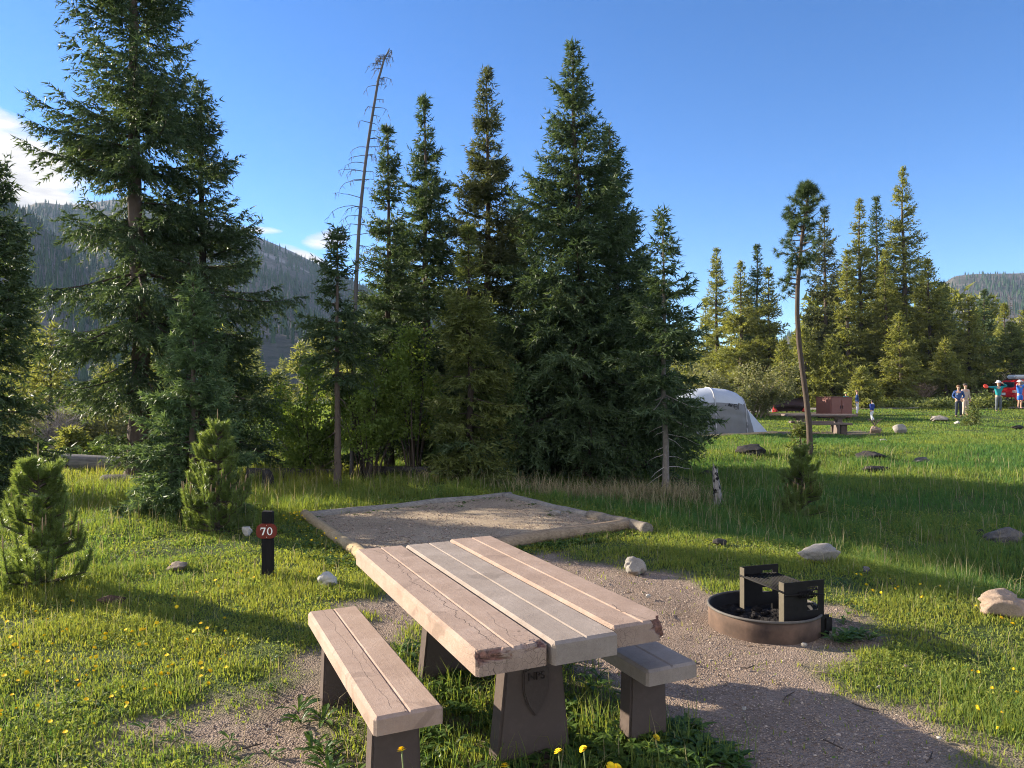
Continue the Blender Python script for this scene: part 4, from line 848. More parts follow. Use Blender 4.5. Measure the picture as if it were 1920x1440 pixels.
# ------------------------------------------------------------------ weeds and dandelions
M_weed = leafmat('dandelion_leaves', (.035, .085, .020), (.125, .195, .042), .42, (1.4, 1.35, .7), .45, .3)
def rosettes(pts, seed, name='weeds', nl=(9, 16), ln=(.10, .22)):
    rng = np.random.RandomState(seed); m = MB(); S = 6; s = np.linspace(0, 1, S)
    for (x, y) in pts:
        z = float(terr(x, y)) - .01
        for q in range(rng.randint(*nl)):
            a = rng.rand() * 2 * PI; l = rng.uniform(*ln); el = rng.uniform(.5, 1.35); wd = l * rng.uniform(.18, .30)
            r = l * (np.sin(s * 1.2) * math.cos(el) * 1.1 + .3 * s * s); h = l * (s * math.sin(el) - .55 * s ** 2.4 * math.sin(el))
            wv = wd * (np.sin(np.clip(s, .02, .98) * PI) ** .7) * (.35 + .9 * s) * (1 + .35 * rng.uniform(-1, 1, S)); wv[-1] = .0015
            d = np.array([math.cos(a), math.sin(a), 0]); q_ = np.array([-d[1], d[0], 0]); c = np.array([x, y, z]) + d * r[:, None] + np.array([0, 0, 1.]) * h[:, None]
            V = np.concatenate([c - q_ * wv[:, None] * .5 + [0, 0, .15] * wv[:, None], c, c + q_ * wv[:, None] * .5 + [0, 0, .15] * wv[:, None]]); i = np.arange(S - 1)
            m.add(V, Q=np.concatenate([np.stack([i, i + 1, S + i + 1, S + i], 1), np.stack([S + i, S + i + 1, 2 * S + i + 1, 2 * S + i], 1)]), tint=float(np.clip(rng.normal(.45, .2), 0, 1)))
    return tag(m.build(name, M_weed), kind='stuff')
rng = np.random.RandomState(31); wp = []
def along(a0, a1, w0, w1, n):
    for _ in range(n):
        p = tloc(rng.uniform(w0, w1), rng.uniform(a0, a1)); wp.append(p[:2])
along(-.75, .75, -.55, -.30, 70); along(-.95, .6, -.25, .45, 90); along(-1.05, -.5, .35, .85, 70); along(-.8, .5, -.92, -.80, 16); along(-.4, .75, .62, .85, 14)
along(.5, 1.15, -.45, .1, 14)
for _ in range(44):
    t = rng.rand() ** .8; wp.append((-2.72 + t * 1.35 - .10 - rng.rand() * .38, 9.72 - t * 2.6 - .08))
for _ in range(22): t = rng.rand(); wp.append((1.42 - t * 1.5 + rng.normal(.08, .08), 8.86 - t * 1.1 - .1 + rng.normal(0, .08)))
for _ in range(26): t = rng.rand(); wp.append((-2.6 + 2.5 * t + rng.normal(0, .1), 9.6 + 1.8 * t + rng.uniform(-.4, .1)))
for _ in range(14): t = rng.rand(); wp.append((.1 + 1.0 * t + rng.normal(-.15, .1), 11.2 - 1.6 * t + rng.uniform(-.3, .1)))
for _ in range(8): wp.append((fx + .47 + rng.normal(0, .08), fy - .28 + rng.normal(0, .06)))
for _ in range(60):
    p = flat(rng.uniform(-60, 520), rng.uniform(1120, 1440)); wp.append(p)
for _ in range(50):
    p = flat(rng.uniform(1560, 1900), rng.uniform(1080, 1180)); wp.append(p)
rosettes(wp[:-110], 33, ln=(.06, .14)); rosettes(wp[-110:], 34, ln=(.035, .085), nl=(5, 10))
def tall_grass():
    rng = np.random.RandomState(41); P = np.array([p[:2] for p in [tloc(rng.uniform(-.62, .9), rng.uniform(-1.1, .9)) for _ in range(120)]]); P = np.repeat(P, 16, 0) + rng.normal(0, .035, (120 * 16, 2)); n = len(P)
    V, T, tn = blade_mesh(P[:, 0], P[:, 1], terr(P[:, 0], P[:, 1]), rng.uniform(.07, .21, n), np.full(n, .0036), rng, .8, np.clip(rng.normal(.45, .2, n), 0, 1))
    tag(link('tall_grass', npmesh('tall_grass', V, T, tint=tn, mats=[M_grass])), kind='stuff')
tall_grass()
M_dand = plain('dandelion_yellow', (.85, .60, .02), .75, .2, 300, .2); M_stem = plain('flower_stem', (.16, .20, .06), .6)
def flower_mesh(r, seed, k=13):
    rng = np.random.RandomState(seed); m = MB()
    for ringr, zz, sc_ in ((1, 0, 1), (.8, .34, .9), (.5, .6, .8)):
        for q in range(k):
            a = 2 * PI * (q + rng.rand() * .5) / k; d = np.array([math.cos(a), math.sin(a), 0]); s_ = np.array([-d[1], d[0], 0]) * r * .16
            m.add([d * r * .1 - s_ + [0, 0, zz * r], d * r * .1 + s_ + [0, 0, zz * r], d * r * ringr + s_ * .9 + [0, 0, (zz + .22) * r], d * r * ringr - s_ * .9 + [0, 0, (zz + .22) * r]], Q=[[0, 1, 2, 3]])
    return m.mesh('flower_head', M_dand)
FL = [flower_mesh(.0195, 50 + q) for q in range(4)]
def dandelion_field(pts, label, group, seed, hh=(.04, .085), sc_=(.42, .8)):
    rng = np.random.RandomState(seed)
    for (x, y) in pts:
        o = link('dandelion', FL[rng.randint(4)]); o.location = (x, y, float(terr(x, y)) + rng.uniform(*hh)); o.rotation_euler = (rng.normal(.35, .4), rng.normal(0, .4), rng.rand() * 6); o.scale = (rng.uniform(*sc_),) * 3
        tag(o, label, 'dandelion', group)
def pxpts(n, x0, x1, y0, y1, seed, f=None):
    rng = np.random.RandomState(seed); out = []
    while len(out) < n:
        p = (rng.uniform(x0, x1), rng.uniform(y0, y1))
        if f and not f(*p): continue
        q = flat(*p)
        if dirt_mask(np.array([q[0]]), np.array([q[1]]))[0] < .5: out.append(q)
    return out
dandelion_field(pxpts(88, -60, 440, 1175, 1400, 61, lambda x, y: x < 470 - (y - 1175) * .35), 'yellow dandelion in the sunny lawn on the open side of the tan bench', 'dandelions in the sunny lawn', 62)
dandelion_field(pxpts(26, 60, 460, 1040, 1170, 63), 'yellow dandelion in the lawn between the pine saplings and the number post', 'dandelions before the number post', 64)
dandelion_field([(-2.72 + t * 1.35 - .12 - o_, 9.72 - t * 2.6) for t, o_ in zip(np.random.RandomState(65).rand(26), np.random.RandomState(66).rand(26) * .32)], 'yellow dandelion in the weeds along the tan border log', 'dandelions along the border log', 67, (.08, .16))
dandelion_field([(-2.21 + dx, 6.60 + dy) for dx, dy in np.random.RandomState(68).normal(0, .16, (9, 2))], 'yellow dandelion at the foot of the black number post', 'dandelions at the post', 69)
dandelion_field(pxpts(17, 1560, 1900, 1085, 1190, 70, lambda x, y: abs(y - 1085 - (x - 1560) * .25) < 34), 'yellow dandelion in the sunlit strip of grass behind the fire ring', 'dandelions behind the fire ring', 71)
dandelion_field(pxpts(9, 1740, 1960, 1240, 1420, 72), 'yellow dandelion in the patchy grass beyond the gravel by the fire ring', 'dandelions in the patchy grass', 73)
for q, (px, py, D, lab) in enumerate([(754, 1404, 2.80, 'tall yellow dandelion standing before the tan bench leg'), (1047, 1407, 2.95, 'open yellow dandelion just beside the table leg with the emblem'), (1094, 1402, 2.95, 'half closed orange-yellow dandelion on a leaning stem near the table leg'),
        (1144, 1433, 2.9, 'yellow dandelion low in the weeds at the bottom edge before the grey bench'), (1156, 1436, 2.92, 'smaller yellow dandelion beside another one at the bottom edge'), (1229, 1381, 3.3, 'yellow dandelion among weeds below the grey bench end'), (947, 1434, 3.0, 'yellow dandelion in front of the table leg base')]):
    x, y, z = gz(px, D); h = zat(py, D) - z; e = thing('dandelion', lab, 'dandelion', (x, y, z), 0, 'dandelions under the table')
    MB().tube([(.02, .01, 0), (.012, 0, h * .5), (0, 0, h)], .0028, 6).build('stem', M_stem, e, True); fo = link('flower_head', FL[q % 4], e); fo.location = (0, 0, h - .004); fo.rotation_euler = (-.5, .3 * (q % 3 - 1), q); fo.scale = (.95,) * 3

rng = np.random.RandomState(77)
for q in range(14):
    px, py = [(1545, 1262), (1478, 1305), (1620, 1325), (1700, 1365), (1400, 1250), (1250, 1150), (1130, 1090), (1560, 1395), (1740, 1420), (520, 1330), (470, 1400), (1290, 1240), (1080, 1055), (1640, 1250)][q]
    x, y, z = pg(px, py); a = rng.rand() * 3.1; l = rng.uniform(.03, .09); d = np.array([math.cos(a), math.sin(a), .05]) * l; m = MB(); k = rng.normal(0, .006, 3); m.tube([-d, k, d + [0, 0, .004]], [.0035, .0042, .0025], 6, True, .4); m.tube([k, k + [d[1] * .4, -d[0] * .4, .012]], [.0025, .0015], 5)
    o = m.build('twig', M_bark_dark if q % 3 else M_twig, None, True); o.location = (x, y, z + .004); tag(o, 'short dry twig lying on the bare gravel', 'twig', 'twigs on the gravel')
for q, (px, py, w_, h_) in enumerate([(1508, 1212, 12, 7), (1700, 1250, 10, 6), (1395, 1330, 9, 6), (1648, 1290, 9, 6), (1530, 1350, 8, 5), (1215, 1120, 10, 6), (505, 1370, 10, 6), (450, 1330, 8, 5), (1760, 1385, 10, 6)]):
    rock('small loose stone lying on the bare gravel', px, py, w_, h_, [MR_grey, MR_brown, MR_pale][q % 3], 80 + q, group='small stones on the gravel', name='stone')
# ------------------------------------------------------------------ mountains and far forest
def cone_trees(rng, P, H, dead):
    """tapering two-tier conifers, bare grey spires where dead"""
    n = len(P); k = 5; a = np.arange(k) * 2 * PI / k + rng.rand(n)[:, None] * 6
    r = np.where(dead, .035, .17) * H * rng.uniform(.7, 1.3, n)
    def ring(z, s): return np.stack([P[:, 0, None] + r[:, None] * s * np.cos(a) * rng.uniform(.6, 1.4, (n, k)), P[:, 1, None] + r[:, None] * s * np.sin(a), np.broadcast_to((P[:, 2] + H * z)[:, None], (n, k))], -1)
    apex1 = P + np.array([0, 0, 1.]) * (H * .62)[:, None]; apex2 = P + np.array([0, 0, 1.]) * H[:, None] + rng.normal(0, .02, (n, 3)) * H[:, None]
    V = np.concatenate([ring(-.12, 1.0), apex1[:, None], ring(.33, .72), apex2[:, None]], 1); j = np.arange(k); j2 = (j + 1) % k
    T = np.concatenate([np.stack([j, j2, 0 * j + k], 1), np.stack([k + 1 + j, k + 1 + j2, 0 * j + 2 * k + 1], 1)])
    tint = np.where(dead, rng.uniform(.75, 1.0, n), rng.uniform(0, .45, n))
    return V.reshape(-1, 3), (T[None] + (np.arange(n) * (2 * k + 2))[:, None, None]).reshape(-1, 3), np.repeat(tint, 2 * k + 2)
def forestmat(name, a, b, d):
    m, N, L = newmat(name); finish(N, L, ramp(N, L, attrn(N, 'tint').outputs['Fac'], [(0, a), (.5, b), (.72, d), (1, tuple(x * 1.5 for x in d))]), .9, None, .1); return m
M_forest = forestmat('mountain_forest', (.018, .040, .022), (.048, .085, .040), (.105, .095, .10))
def slope_material():
    m, N, L = newmat('mountain_slope'); co = objco(N); n1 = noise_n(N, L, .012, 6, .62, co); n2 = noise_n(N, L, .12, 5, .65, co)
    c = ramp(N, L, mathn(N, L, 'ADD', mathn(N, L, 'MULTIPLY', n1, .6), mathn(N, L, 'MULTIPLY', n2, .4)), [(.36, (.035, .045, .026)), (.52, (.085, .080, .065)), (.66, (.20, .175, .16))])
    c = mixc(N, L, attrn(N, 'rock').outputs['Fac'], c, ramp(N, L, n2, [(.3, (.16, .14, .13)), (.7, (.36, .32, .30))]))
    finish(N, L, c, .95, bumpn(N, L, n2, .8, 3.0), .1); return m
M_slope = slope_material()
def mountain(sil, y0, y1, zb, seed, ntree, amp=.03, g=1.35, hh=(8, 15), deadp=.34, rockband=None, bare=.0):
    rng = np.random.RandomState(seed); sil = np.array(sil, float); px = np.linspace(sil[0, 0], sil[-1, 0], 150); sy = np.interp(px, sil[:, 0], sil[:, 1])
    zr = HC + (HY - sy) / F * y1; zr = zr + np.where(True, 1, 0) * 0
    ts = np.concatenate([np.linspace(0, 1, 60), [1.08, 1.2, 1.35]])
    def zf(p, t):
        z1 = np.interp(p, px, zr); y = y0 + (y1 - y0) * t; x = (p - CX) / F * y
        tt = np.minimum(t, 1); z = zb + (z1 - zb) * (.15 * tt + .85 * tt ** g)
        z = z + (z1 - zb) * amp * fbm(x / 90 + seed, y / 150, 4) * 2 * np.clip(4 * tt * (1 - tt), 0.10, 1)
        return x, y, np.where(t > 1, z - (z1 - zb) * (t - 1) * 1.4, z)
    PP, TT = np.meshgrid(px, ts); x, y, z = zf(PP, TT); rk = np.zeros(x.shape)
    def rock_at(p, t, x, y):
        r = 0 * x
        for (pa, pb, ta, tb, s) in (rockband or []): r = np.maximum(r, s * smooth(p, pa, pa + 25) * (1 - smooth(p, pb - 25, pb)) * smooth(t + .05 * fbm(x / 40, y / 40, 3), ta, ta + .012) * (1 - smooth(t + .05 * fbm(x / 40, y / 40, 3), tb - .012, tb)))
        return r
    rk = rock_at(PP, TT, x, y); ny, nx = x.shape; i = np.arange(ny - 1)[:, None] * nx + np.arange(nx - 1)[None]
    tag(link('mountain', npmesh('mountain', np.stack([x, y, z], -1), Q=np.stack([i, i + 1, i + nx + 1, i + nx], -1).reshape(-1, 4), attr={'rock': rk}, smooth=True, mats=[M_slope])), kind='structure')
    p = rng.uniform(sil[0, 0], sil[-1, 0], ntree * 2); t = rng.rand(ntree * 2) ** .80; x, y, z = zf(p, t); rk = rock_at(p, t, x, y)
    keep = (rng.rand(len(p)) > rk * .97) & (fbm(x / 60 + 9, y / 90, 3) + .45 - bare > rng.rand(len(p)) * .75); p, t, x, y, z = p[keep], t[keep], x[keep], y[keep], z[keep]; n = min(ntree, len(x)); P = np.stack([x, y, z], 1)[:n]
    dead = rng.rand(n) < deadp * (.55 + 1.1 * np.clip(fbm(P[:, 0] / 70 + 3, P[:, 1] / 110, 3) + .4, 0, 1)); H = rng.uniform(*hh, n) * np.where(t[:n] > .97, .6, 1)
    V, T, tn = cone_trees(rng, P, H, dead); tag(link('far_forest', npmesh('far_forest', V, T, tint=tn, mats=[M_forest])), kind='stuff')
mountain([(-900, 470), (-500, 500), (-100, 420), (40, 390), (70, 378), (120, 384), (160, 381), (215, 374), (300, 384), (380, 405), (440, 426), (490, 447), (540, 468), (620, 507), (700, 545), (800, 582), (900, 606), (1060, 628), (1250, 650), (1420, 690)],
         260, 1000, -3, 3, 17000, rockband=[(250, 620, .955, .995, .75), (455, 600, .80, .845, 1.0), (120, 300, .93, .99, .6)], hh=(6, 12))
mountain([(-900, 150), (-500, 180), (-150, 270), (-40, 335), (0, 365), (30, 386), (70, 416), (105, 445), (140, 480), (190, 540), (260, 610), (340, 690)], 200, 520, -3, 4, 3600, deadp=.35, hh=(7, 11))
mountain([(1430, 700), (1455, 668), (1466, 640), (1476, 624), (1490, 628), (1510, 640), (1600, 640), (1700, 590), (1750, 545), (1790, 518), (1830, 514), (1920, 512), (2100, 500), (2400, 520), (2900, 560)], 320, 1050, -3, 5, 14000, deadp=.65, hh=(5.5, 10), g=1.5)
def template(rng, H, R, nbr):
    tr, cr = conifer(rng, H, R, .05 * H, nbr, .02 * H, None, sprig=(.085 * H, .030 * H), sp=.07 * H, twsp=.055 * H, hang=.2, spt=2, shape=.9, k=5)
    return np.concatenate(cr.V), np.concatenate(cr.T), np.concatenate(cr.t)
def far_belt(seed, n, pxr, Dr, hr, mat, deadn=0):
    rng = np.random.RandomState(seed); tm = [template(rng, 1.0, .17 + .05 * q, 60) for q in range(4)]; m = MB()
    for q in range(n):
        D = rng.uniform(*Dr); px = rng.uniform(*pxr); x, y, z = gz(px, D); V, T, t = tm[rng.randint(4)]; h = rng.uniform(*hr); a = rng.rand() * 6; c, s = math.cos(a), math.sin(a)
        m.add(np.stack([V[:, 0] * c - V[:, 1] * s, V[:, 0] * s + V[:, 1] * c, V[:, 2]], 1) * h + [x, y, z], T=T, tint=np.clip(t + rng.normal(0, .1), 0, 1))
    tag(m.build('far_forest', mat), kind='stuff')
far_belt(71, 60, (1500, 2250), (75, 130), (7, 12), M_needle_lit); far_belt(73, 14, (1250, 1452), (75, 120), (5, 9), M_needle_lit)
far_belt(72, 60, (-500, 900), (70, 170), (5, 11), M_needle_lit)

# ------------------------------------------------------------------ near trees
big = dict(sprig=(.125, .030), sp=.060, twsp=.085, spt=3)
tree('spruce_tree', 'tallest dark spruce with a thick trunk, its top out of the picture', 255, 14.5, (240, -400), 2.05, 101, hb=1.7, low=.6, nbr=220, r0=.185, bark=M_bark, mat=M_needle_dark, hang=.55, droop=.34, shape=.62, gap=.45, dead=26, tw=.36, **big)
tree('spruce_tree', 'dark spruce growing close behind the tallest one, its tip lower', 376, 15.8, (378, 150), 1.95, 102, hb=.7, nbr=175, r0=.13, mat=M_needle_dark, hang=.45, droop=.30, shape=.95, gap=.35, **big)
tree('spruce_tree', 'dark spruce half outside the frame at the far left edge', -42, 12.0, (-12, 300), .95, 103, hb=.4, nbr=170, r0=.12, mat=M_needle_dark, hang=.4, droop=.28, shape=.55, **big)
tree('spruce_tree', 'small full green spruce in front of the tallest spruce trunk, branches reaching the grass', 362, 9.9, (362, 524), .80, 104, hb=.12, nbr=190, r0=.05, mat=M_needle_blue, hang=.18, droop=.2, shape=.80, sprig=(.085, .022), sp=.045, twsp=.065, spt=3, low=1)
tree('spruce_tree', 'slim spruce with a thin bare lower trunk in front of the leaning dead snag', 634, 13.4, (632, 430), .72, 105, hb=2.0, nbr=80, r0=.062, mat=M_needle_dark, hang=.3, droop=.25, shape=.85, gap=.4, dead=14, **big)
tree('spruce_tree', 'narrow spruce with a wispy leader just beside the leaning dead snag', 730, 16, (726, 235), 1.25, 106, hb=.5, nbr=210, r0=.09, mat=M_needle_dark, hang=.25, droop=.22, shape=1.1, gap=.4, **big)
tree('spruce_tree', 'dark pointed spruce in the middle cluster, second tip from the dead snag', 806, 17, (795, 180), 1.6, 107, hb=1.0, nbr=240, r0=.11, mat=M_needle_dark, hang=.25, droop=.22, shape=1.1, gap=.3, dead=10, **big)
tree('spruce_tree', 'tall brownish spruce heavy with cones in the middle of the cluster', 914, 17.5, (911, 125), 1.8, 108, hb=.8, nbr=300, r0=.12, mat=M_needle_brown, hang=.3, droop=.2, shape=.98, gap=.25, **big)
tree('spruce_tree', 'smaller olive green spruce with a pale bare leader in front of the brownish spruce', 880, 13.5, (878, 425), 1.0, 109, hb=.25, nbr=170, r0=.065, mat=M_needle_olive, hang=.2, droop=.2, shape=1.05, gap=.3, **big)
tree('spruce_tree', 'broad dark spruce with the highest tip of the middle cluster', 1098, 15.4, (1075, 78), 2.5, 110, hb=1.1, nbr=250, r0=.15, bark=M_bark, mat=M_needle_dark, hang=.3, droop=.26, shape=1.08, gap=.35, dead=12, **big)
tree('spruce_tree', 'dark spruce right behind the broad one, tip leaning off its shoulder', 1162, 16.6, (1143, 232), 1.95, 111, hb=.9, nbr=200, r0=.12, mat=M_needle_dark, hang=.28, droop=.24, shape=1.08, gap=.3, **big)
tree('spruce_tree', 'thin pale-barked spruce with open branches beside the tent', 1247, 13.2, (1243, 402), .85, 112, hb=1.5, nbr=100, r0=.058, bark=M_bark_pale, mat=M_needle_dark, hang=.25, droop=.28, shape=.75, gap=.4, dead=10, **big)
tree('spruce_tree', 'dark filler spruce between the brownish and the broad spruce', 985, 18.6, (972, 372), 1.25, 113, hb=.4, nbr=150, r0=.09, mat=M_needle_dark, hang=.3, shape=.7, **big)
tree('spruce_tree', 'low dark spruce behind the shrubs in the middle', 745, 18.8, (752, 420), 1.2, 114, hb=.2, nbr=180, r0=.08, mat=M_needle_dark, hang=.3, shape=.7, **big)
tree('spruce_tree', 'low dark spruce at the foot of the broad spruce', 1040, 16.4, (1035, 520), 1.15, 115, hb=.2, nbr=140, r0=.07, mat=M_needle_dark, hang=.25, shape=.7, **big)
tree('spruce_tree', 'lower dark spruce between the broad spruce and the tent', 1205, 17.6, (1200, 470), .95, 116, hb=.2, nbr=140, r0=.07, mat=M_needle_dark, hang=.25, shape=.7, **big)
for (px, D, tp, R, sd, lab) in [(95, 24, 612, 1.25, 121, 'pale lit spruce far behind the dark edge tree'), (300, 27, 600, 1.2, 122, 'lit spruce seen behind the tallest trunk'), (450, 25, 640, 1.2, 123, 'pale spruce behind the small full spruce'), (518, 26, 700, .9, 124, 'small lit conifer in the gap before the mountain'),
        (205, 30, 690, 1.0, 125, 'small conifer behind the grey twig bush'), (20, 30, 640, 1.4, 126, 'conifer behind the dark edge tree'), (132, 19, 812, .42, 127, 'tiny bright conifer above the root ball')]:
    tree('young_spruce', lab, px, D, (px, tp), R, sd, hb=.2, nbr=90, r0=.06, mat=M_needle_lit, sprig=(.16, .05), sp=.10, twsp=.13, spt=2, group='young spruces behind the camp')
# off to the side: the trees whose shade falls on the lower lawn
# leaning dead snag
rng = np.random.RandomState(15); x, y, z = gz(659, 14.6); e = thing('dead_snag', 'tall leaning dead trunk with bare drooping twigs', 'tree', (x, y, z))
ctl = [(659, 895), (662, 700), (665, 560), (670, 430), (679, 325), (691, 230), (706, 140), (716, 100), (727, 78)]
P = np.array([((p - 659) / F * y, .03 * i_, zat(q, y) - z) for i_, (p, q) in enumerate(ctl)]); tt = np.linspace(0, 1, 50); kk = np.linspace(0, 1, 9); Pf = np.stack([np.interp(tt, kk, P[:, i_]) for i_ in range(3)], 1); Pf[:, 0] = np.convolve(np.pad(Pf[:, 0], 3, 'edge'), np.ones(7) / 7, 'valid')
m = MB(); m.tube(Pf,   .036 * (1 - tt) ** .6 + .008, 9); tw_ = m
for q in range(74):
    f = rng.uniform(.34, .985) if q > 8 else rng.uniform(.1, .34); i_ = int(f * 49); p0 = Pf[i_]; a = rng.choice([PI, 0]) * 1.0 + rng.normal(0, .6); l = (.58 * (1 - f) ** .6 + .05) * rng.uniform(.5, 1.25) * (1.2 if math.cos(a) < 0 else .7); s_ = np.linspace(0, 1, 7)
    C_ = np.stack([math.cos(a) * l * np.sin(s_ * 1.5) , math.sin(a) * l * s_ * .6, l * (rng.uniform(.1, .4) * s_ - rng.uniform(.25, .85) * s_ ** 2.2)], 1) + p0; tw_.tube(C_ + rng.normal(0, .012, C_.shape) * s_[:, None], .0075 * (1.15 - s_), 4, False)
    for w_ in range(3):
        j_ = rng.randint(2, 7); tw_.tube([C_[j_], C_[j_] + [rng.normal(0, .04), rng.normal(0, .04), -rng.uniform(.04, .16)]], [.006, .003], 3, False)
m.build('trunk', M_snag, e, True)
# leaning lodgepole with tufts of needles
rng = np.random.RandomState(16); x, y, z = gz(1519, 19.6); e = thing('pine_tree', 'crooked leaning pine with a bare lower trunk before the far camp table', 'tree', (x, y, z))
ctl = [(1519, 848), (1517, 800), (1511, 740), (1504, 690), (1498, 640), (1495, 590), (1496, 540), (1500, 490), (1504, 450), (1510, 410), (1515, 375), (1518, 352)]
P = np.array([((p - 1519) / F * y, 0, zat(q, y) - z) for p, q in ctl]); P[0, 2] -= .1; tt = np.linspace(0, 1, 60); kk = np.linspace(0, 1, len(ctl)); Pf = np.stack([np.interp(tt, kk, P[:, i_]) for i_ in range(3)], 1)
m = MB(); m.tube(Pf, .066 * (1 - tt) ** .55 + .012, 10); cr = MB()
for q in range(95):
    f = .47 + .53 * rng.rand() ** .8; f = min(f, .995); i_ = int(f * 59); p0 = Pf[i_]; a = rng.rand() * 6.28; env = np.interp(f, [.47, .56, .62, .70, .78, .88, 1], [.30, .62, .30, .72, .40, .46, .10]); l = env * rng.uniform(.55, 1.15); el = rng.uniform(.05, .7) + (.5 if f > .9 else 0)
    if f < .58 and math.cos(a) > .2: continue
    p1 = p0 + l * np.array([math.cos(a) * math.cos(el), math.sin(a) * math.cos(el), math.sin(el) * .8]); m.tube([p0, (p0 + p1) / 2 - [0, 0, .08 * l], p1], [.018, .012, .006], 4, False)
    for w_ in range(rng.randint(2, 6)):
        c_ = p0 + (p1 - p0) * rng.uniform(.55, 1.1) + rng.normal(0, .07, 3); n = 55; d = nrm(rng.normal(0, 1, (n, 3)) + nrm(p1 - p0) * .8 + [0, 0, .35])
        V, T = blades(c_ + d * .012, d, rng.uniform(.06, .19, n), np.full(n, .014), rng); cr.add(V, T=T, tint=np.repeat(np.clip(rng.normal(.45, .2, n), 0, 1), 3))
m.build('trunk', M_bark_dark, e, True); cr.build('crown', M_needle_dark, e)

# young pines with candles
pine_sapling('bushy young pine with long needles and candle tips at the left frame edge', 72, 1108, 838, .42, 201, dens=.8)
pine_sapling('bushy young pine with a tall brown candle, in front of the small full spruce', 408, 1000, 772, .43, 202, dens=.8)
pine_sapling('dark green young pine standing in the shaded meadow beyond the fire ring', 1502, 975, 826, .42, 203, dens=.75)
for px, py, tp, sd, lab in [(1822, 800, 766, 204, 'tiny conifer sapling beside the man in the dark blue top'), (1500, 852, 800, 205, 'wispy sapling at the foot of the crooked pine')]:
    x, y, z = pg(px, py); tree('young_spruce', lab, px, y, (px, tp), .45 if sd == 204 else .3, sd, hb=.05, nbr=50, r0=.02, mat=M_needle_olive, sprig=(.16, .04), sp=.09, twsp=.12, spt=2, group='tiny saplings in the meadow')

# leafy shrubs and young aspens
shrub('aspen_shrub', 'bright yellow-green aspen clump in the sun behind the slim spruce', 585, 15.4, 640, 150, 301, nst=20, nleaf=15000, leaf=.055, mat=M_leaf_aspen, group='aspen clumps', rag=.35, low=.05)
shrub('aspen_shrub', 'green aspen clump under the narrow spruce', 690, 14.3, 575, 150, 302, nst=20, nleaf=13000, leaf=.055, mat=M_leaf_aspen, group='aspen clumps', low=.28)
shrub('aspen_shrub', 'aspen clump with bare lower stems below the dark pointed spruce', 778, 14.6, 600, 130, 303, nst=18, nleaf=9000, leaf=.055, mat=M_leaf_aspen, group='aspen clumps', low=.35)
shrub('aspen_shrub', 'bluish green leafy shrub before the broad spruce', 945, 14.2, 610, 120, 304, nst=14, nleaf=9000, leaf=.055, mat=M_leaf_dark, group='aspen clumps', low=.12)
shrub('aspen_shrub', 'small leafy shrub at the foot of the olive spruce', 845, 14.6, 700, 110, 305, nst=12, nleaf=5000, leaf=.05, mat=M_leaf_dark, group='aspen clumps', low=.1)
shrub('aspen_shrub', 'low leafy shrub under the pale-barked spruce', 1150, 14.6, 800, 150, 306, nst=14, nleaf=3500, leaf=.05, mat=M_leaf_dark, group='aspen clumps', low=.1)
for (px, D, tp, w_, sd, lab, mt) in [(70, 22, 742, 190, 311, 'pale grey-green willow bush behind the root ball', M_leaf_willow), (215, 24, 735, 150, 312, 'pale willow bush behind the tallest spruce trunk', M_leaf_willow), (445, 22, 760, 120, 313, 'willow bush in shade behind the young pine', M_leaf_dark), (510, 26, 775, 110, 314, 'low sunlit bush by the aspen clump', M_leaf_aspen),
        (160, 19.5, 838, 170, 315, 'low bright undergrowth bush above the big fallen log', M_leaf_aspen), (330, 21, 800, 130, 316, 'low bush behind the small full spruce', M_leaf_aspen), (640, 22, 770, 170, 317, 'bush behind the slim spruce trunk', M_leaf_aspen), (850, 24, 780, 260, 318, 'wide low bush glimpsed behind the middle trunks', M_leaf_aspen), (1070, 26, 770, 200, 319, 'bush glimpsed behind the broad spruce trunk', M_leaf_aspen)]:
    shrub('willow_bush', lab, px, D, tp, w_, sd, nst=16, nleaf=4500, leaf=.075, mat=mt, bark=M_twig_grey, group='bushes behind the near trees', low=.05, base=.3)
twiggy('bare_bush', 'bare grey twig bush beside the pale willow, left of the tallest trunk'.replace('left of', 'beyond'), 105, 21, 735, 100, 321, 110, M_twig_grey, None, .011)
shrub('willow_bush', 'big pale olive willow thicket behind the tent', 1385, 40, 662, 175, 331, nst=40, nleaf=16000, leaf=.11, mat=M_leaf_willow, bark=M_twig, group='willows behind the tent', low=.15, base=.3)
shrub('willow_bush', 'tan willow thicket partly hidden by the pale-barked spruce', 1290, 42, 672, 120, 332, nst=30, nleaf=8000, leaf=.11, mat=M_leaf_willow, bark=M_twig, group='willows behind the tent', low=.2, base=.3)
twiggy('bare_bush', 'tan leafless bush above the low hedge of shrubs', 1722, 50, 700, 80, 333, 130, M_twig, None, .022)
twiggy('bare_bush', 'pale leafless stems by the rear of the red car', 1880, 50, 690, 60, 334, 26, M_twig, None, .022, 2)
for q, (px, tp, w_, lab) in enumerate([(1665, 752, 70, 'low flowering shrub behind the child'), (1715, 748, 80, 'low flowering shrub under the tan leafless bush'), (1765, 746, 70, 'low flowering shrub just beside the man in dark blue'), (1832, 726, 76, 'taller yellowish shrub between the two standing adults'), (1862, 742, 50, 'small yellowish shrub behind the woman in teal')]):
    shrub('low_shrub', lab, px, 46.5, tp, w_, 340 + q, nst=16, nleaf=3200, leaf=.12, mat=M_leaf_hedge, group='low shrubs edging the far clearing', low=.05, base=.4)
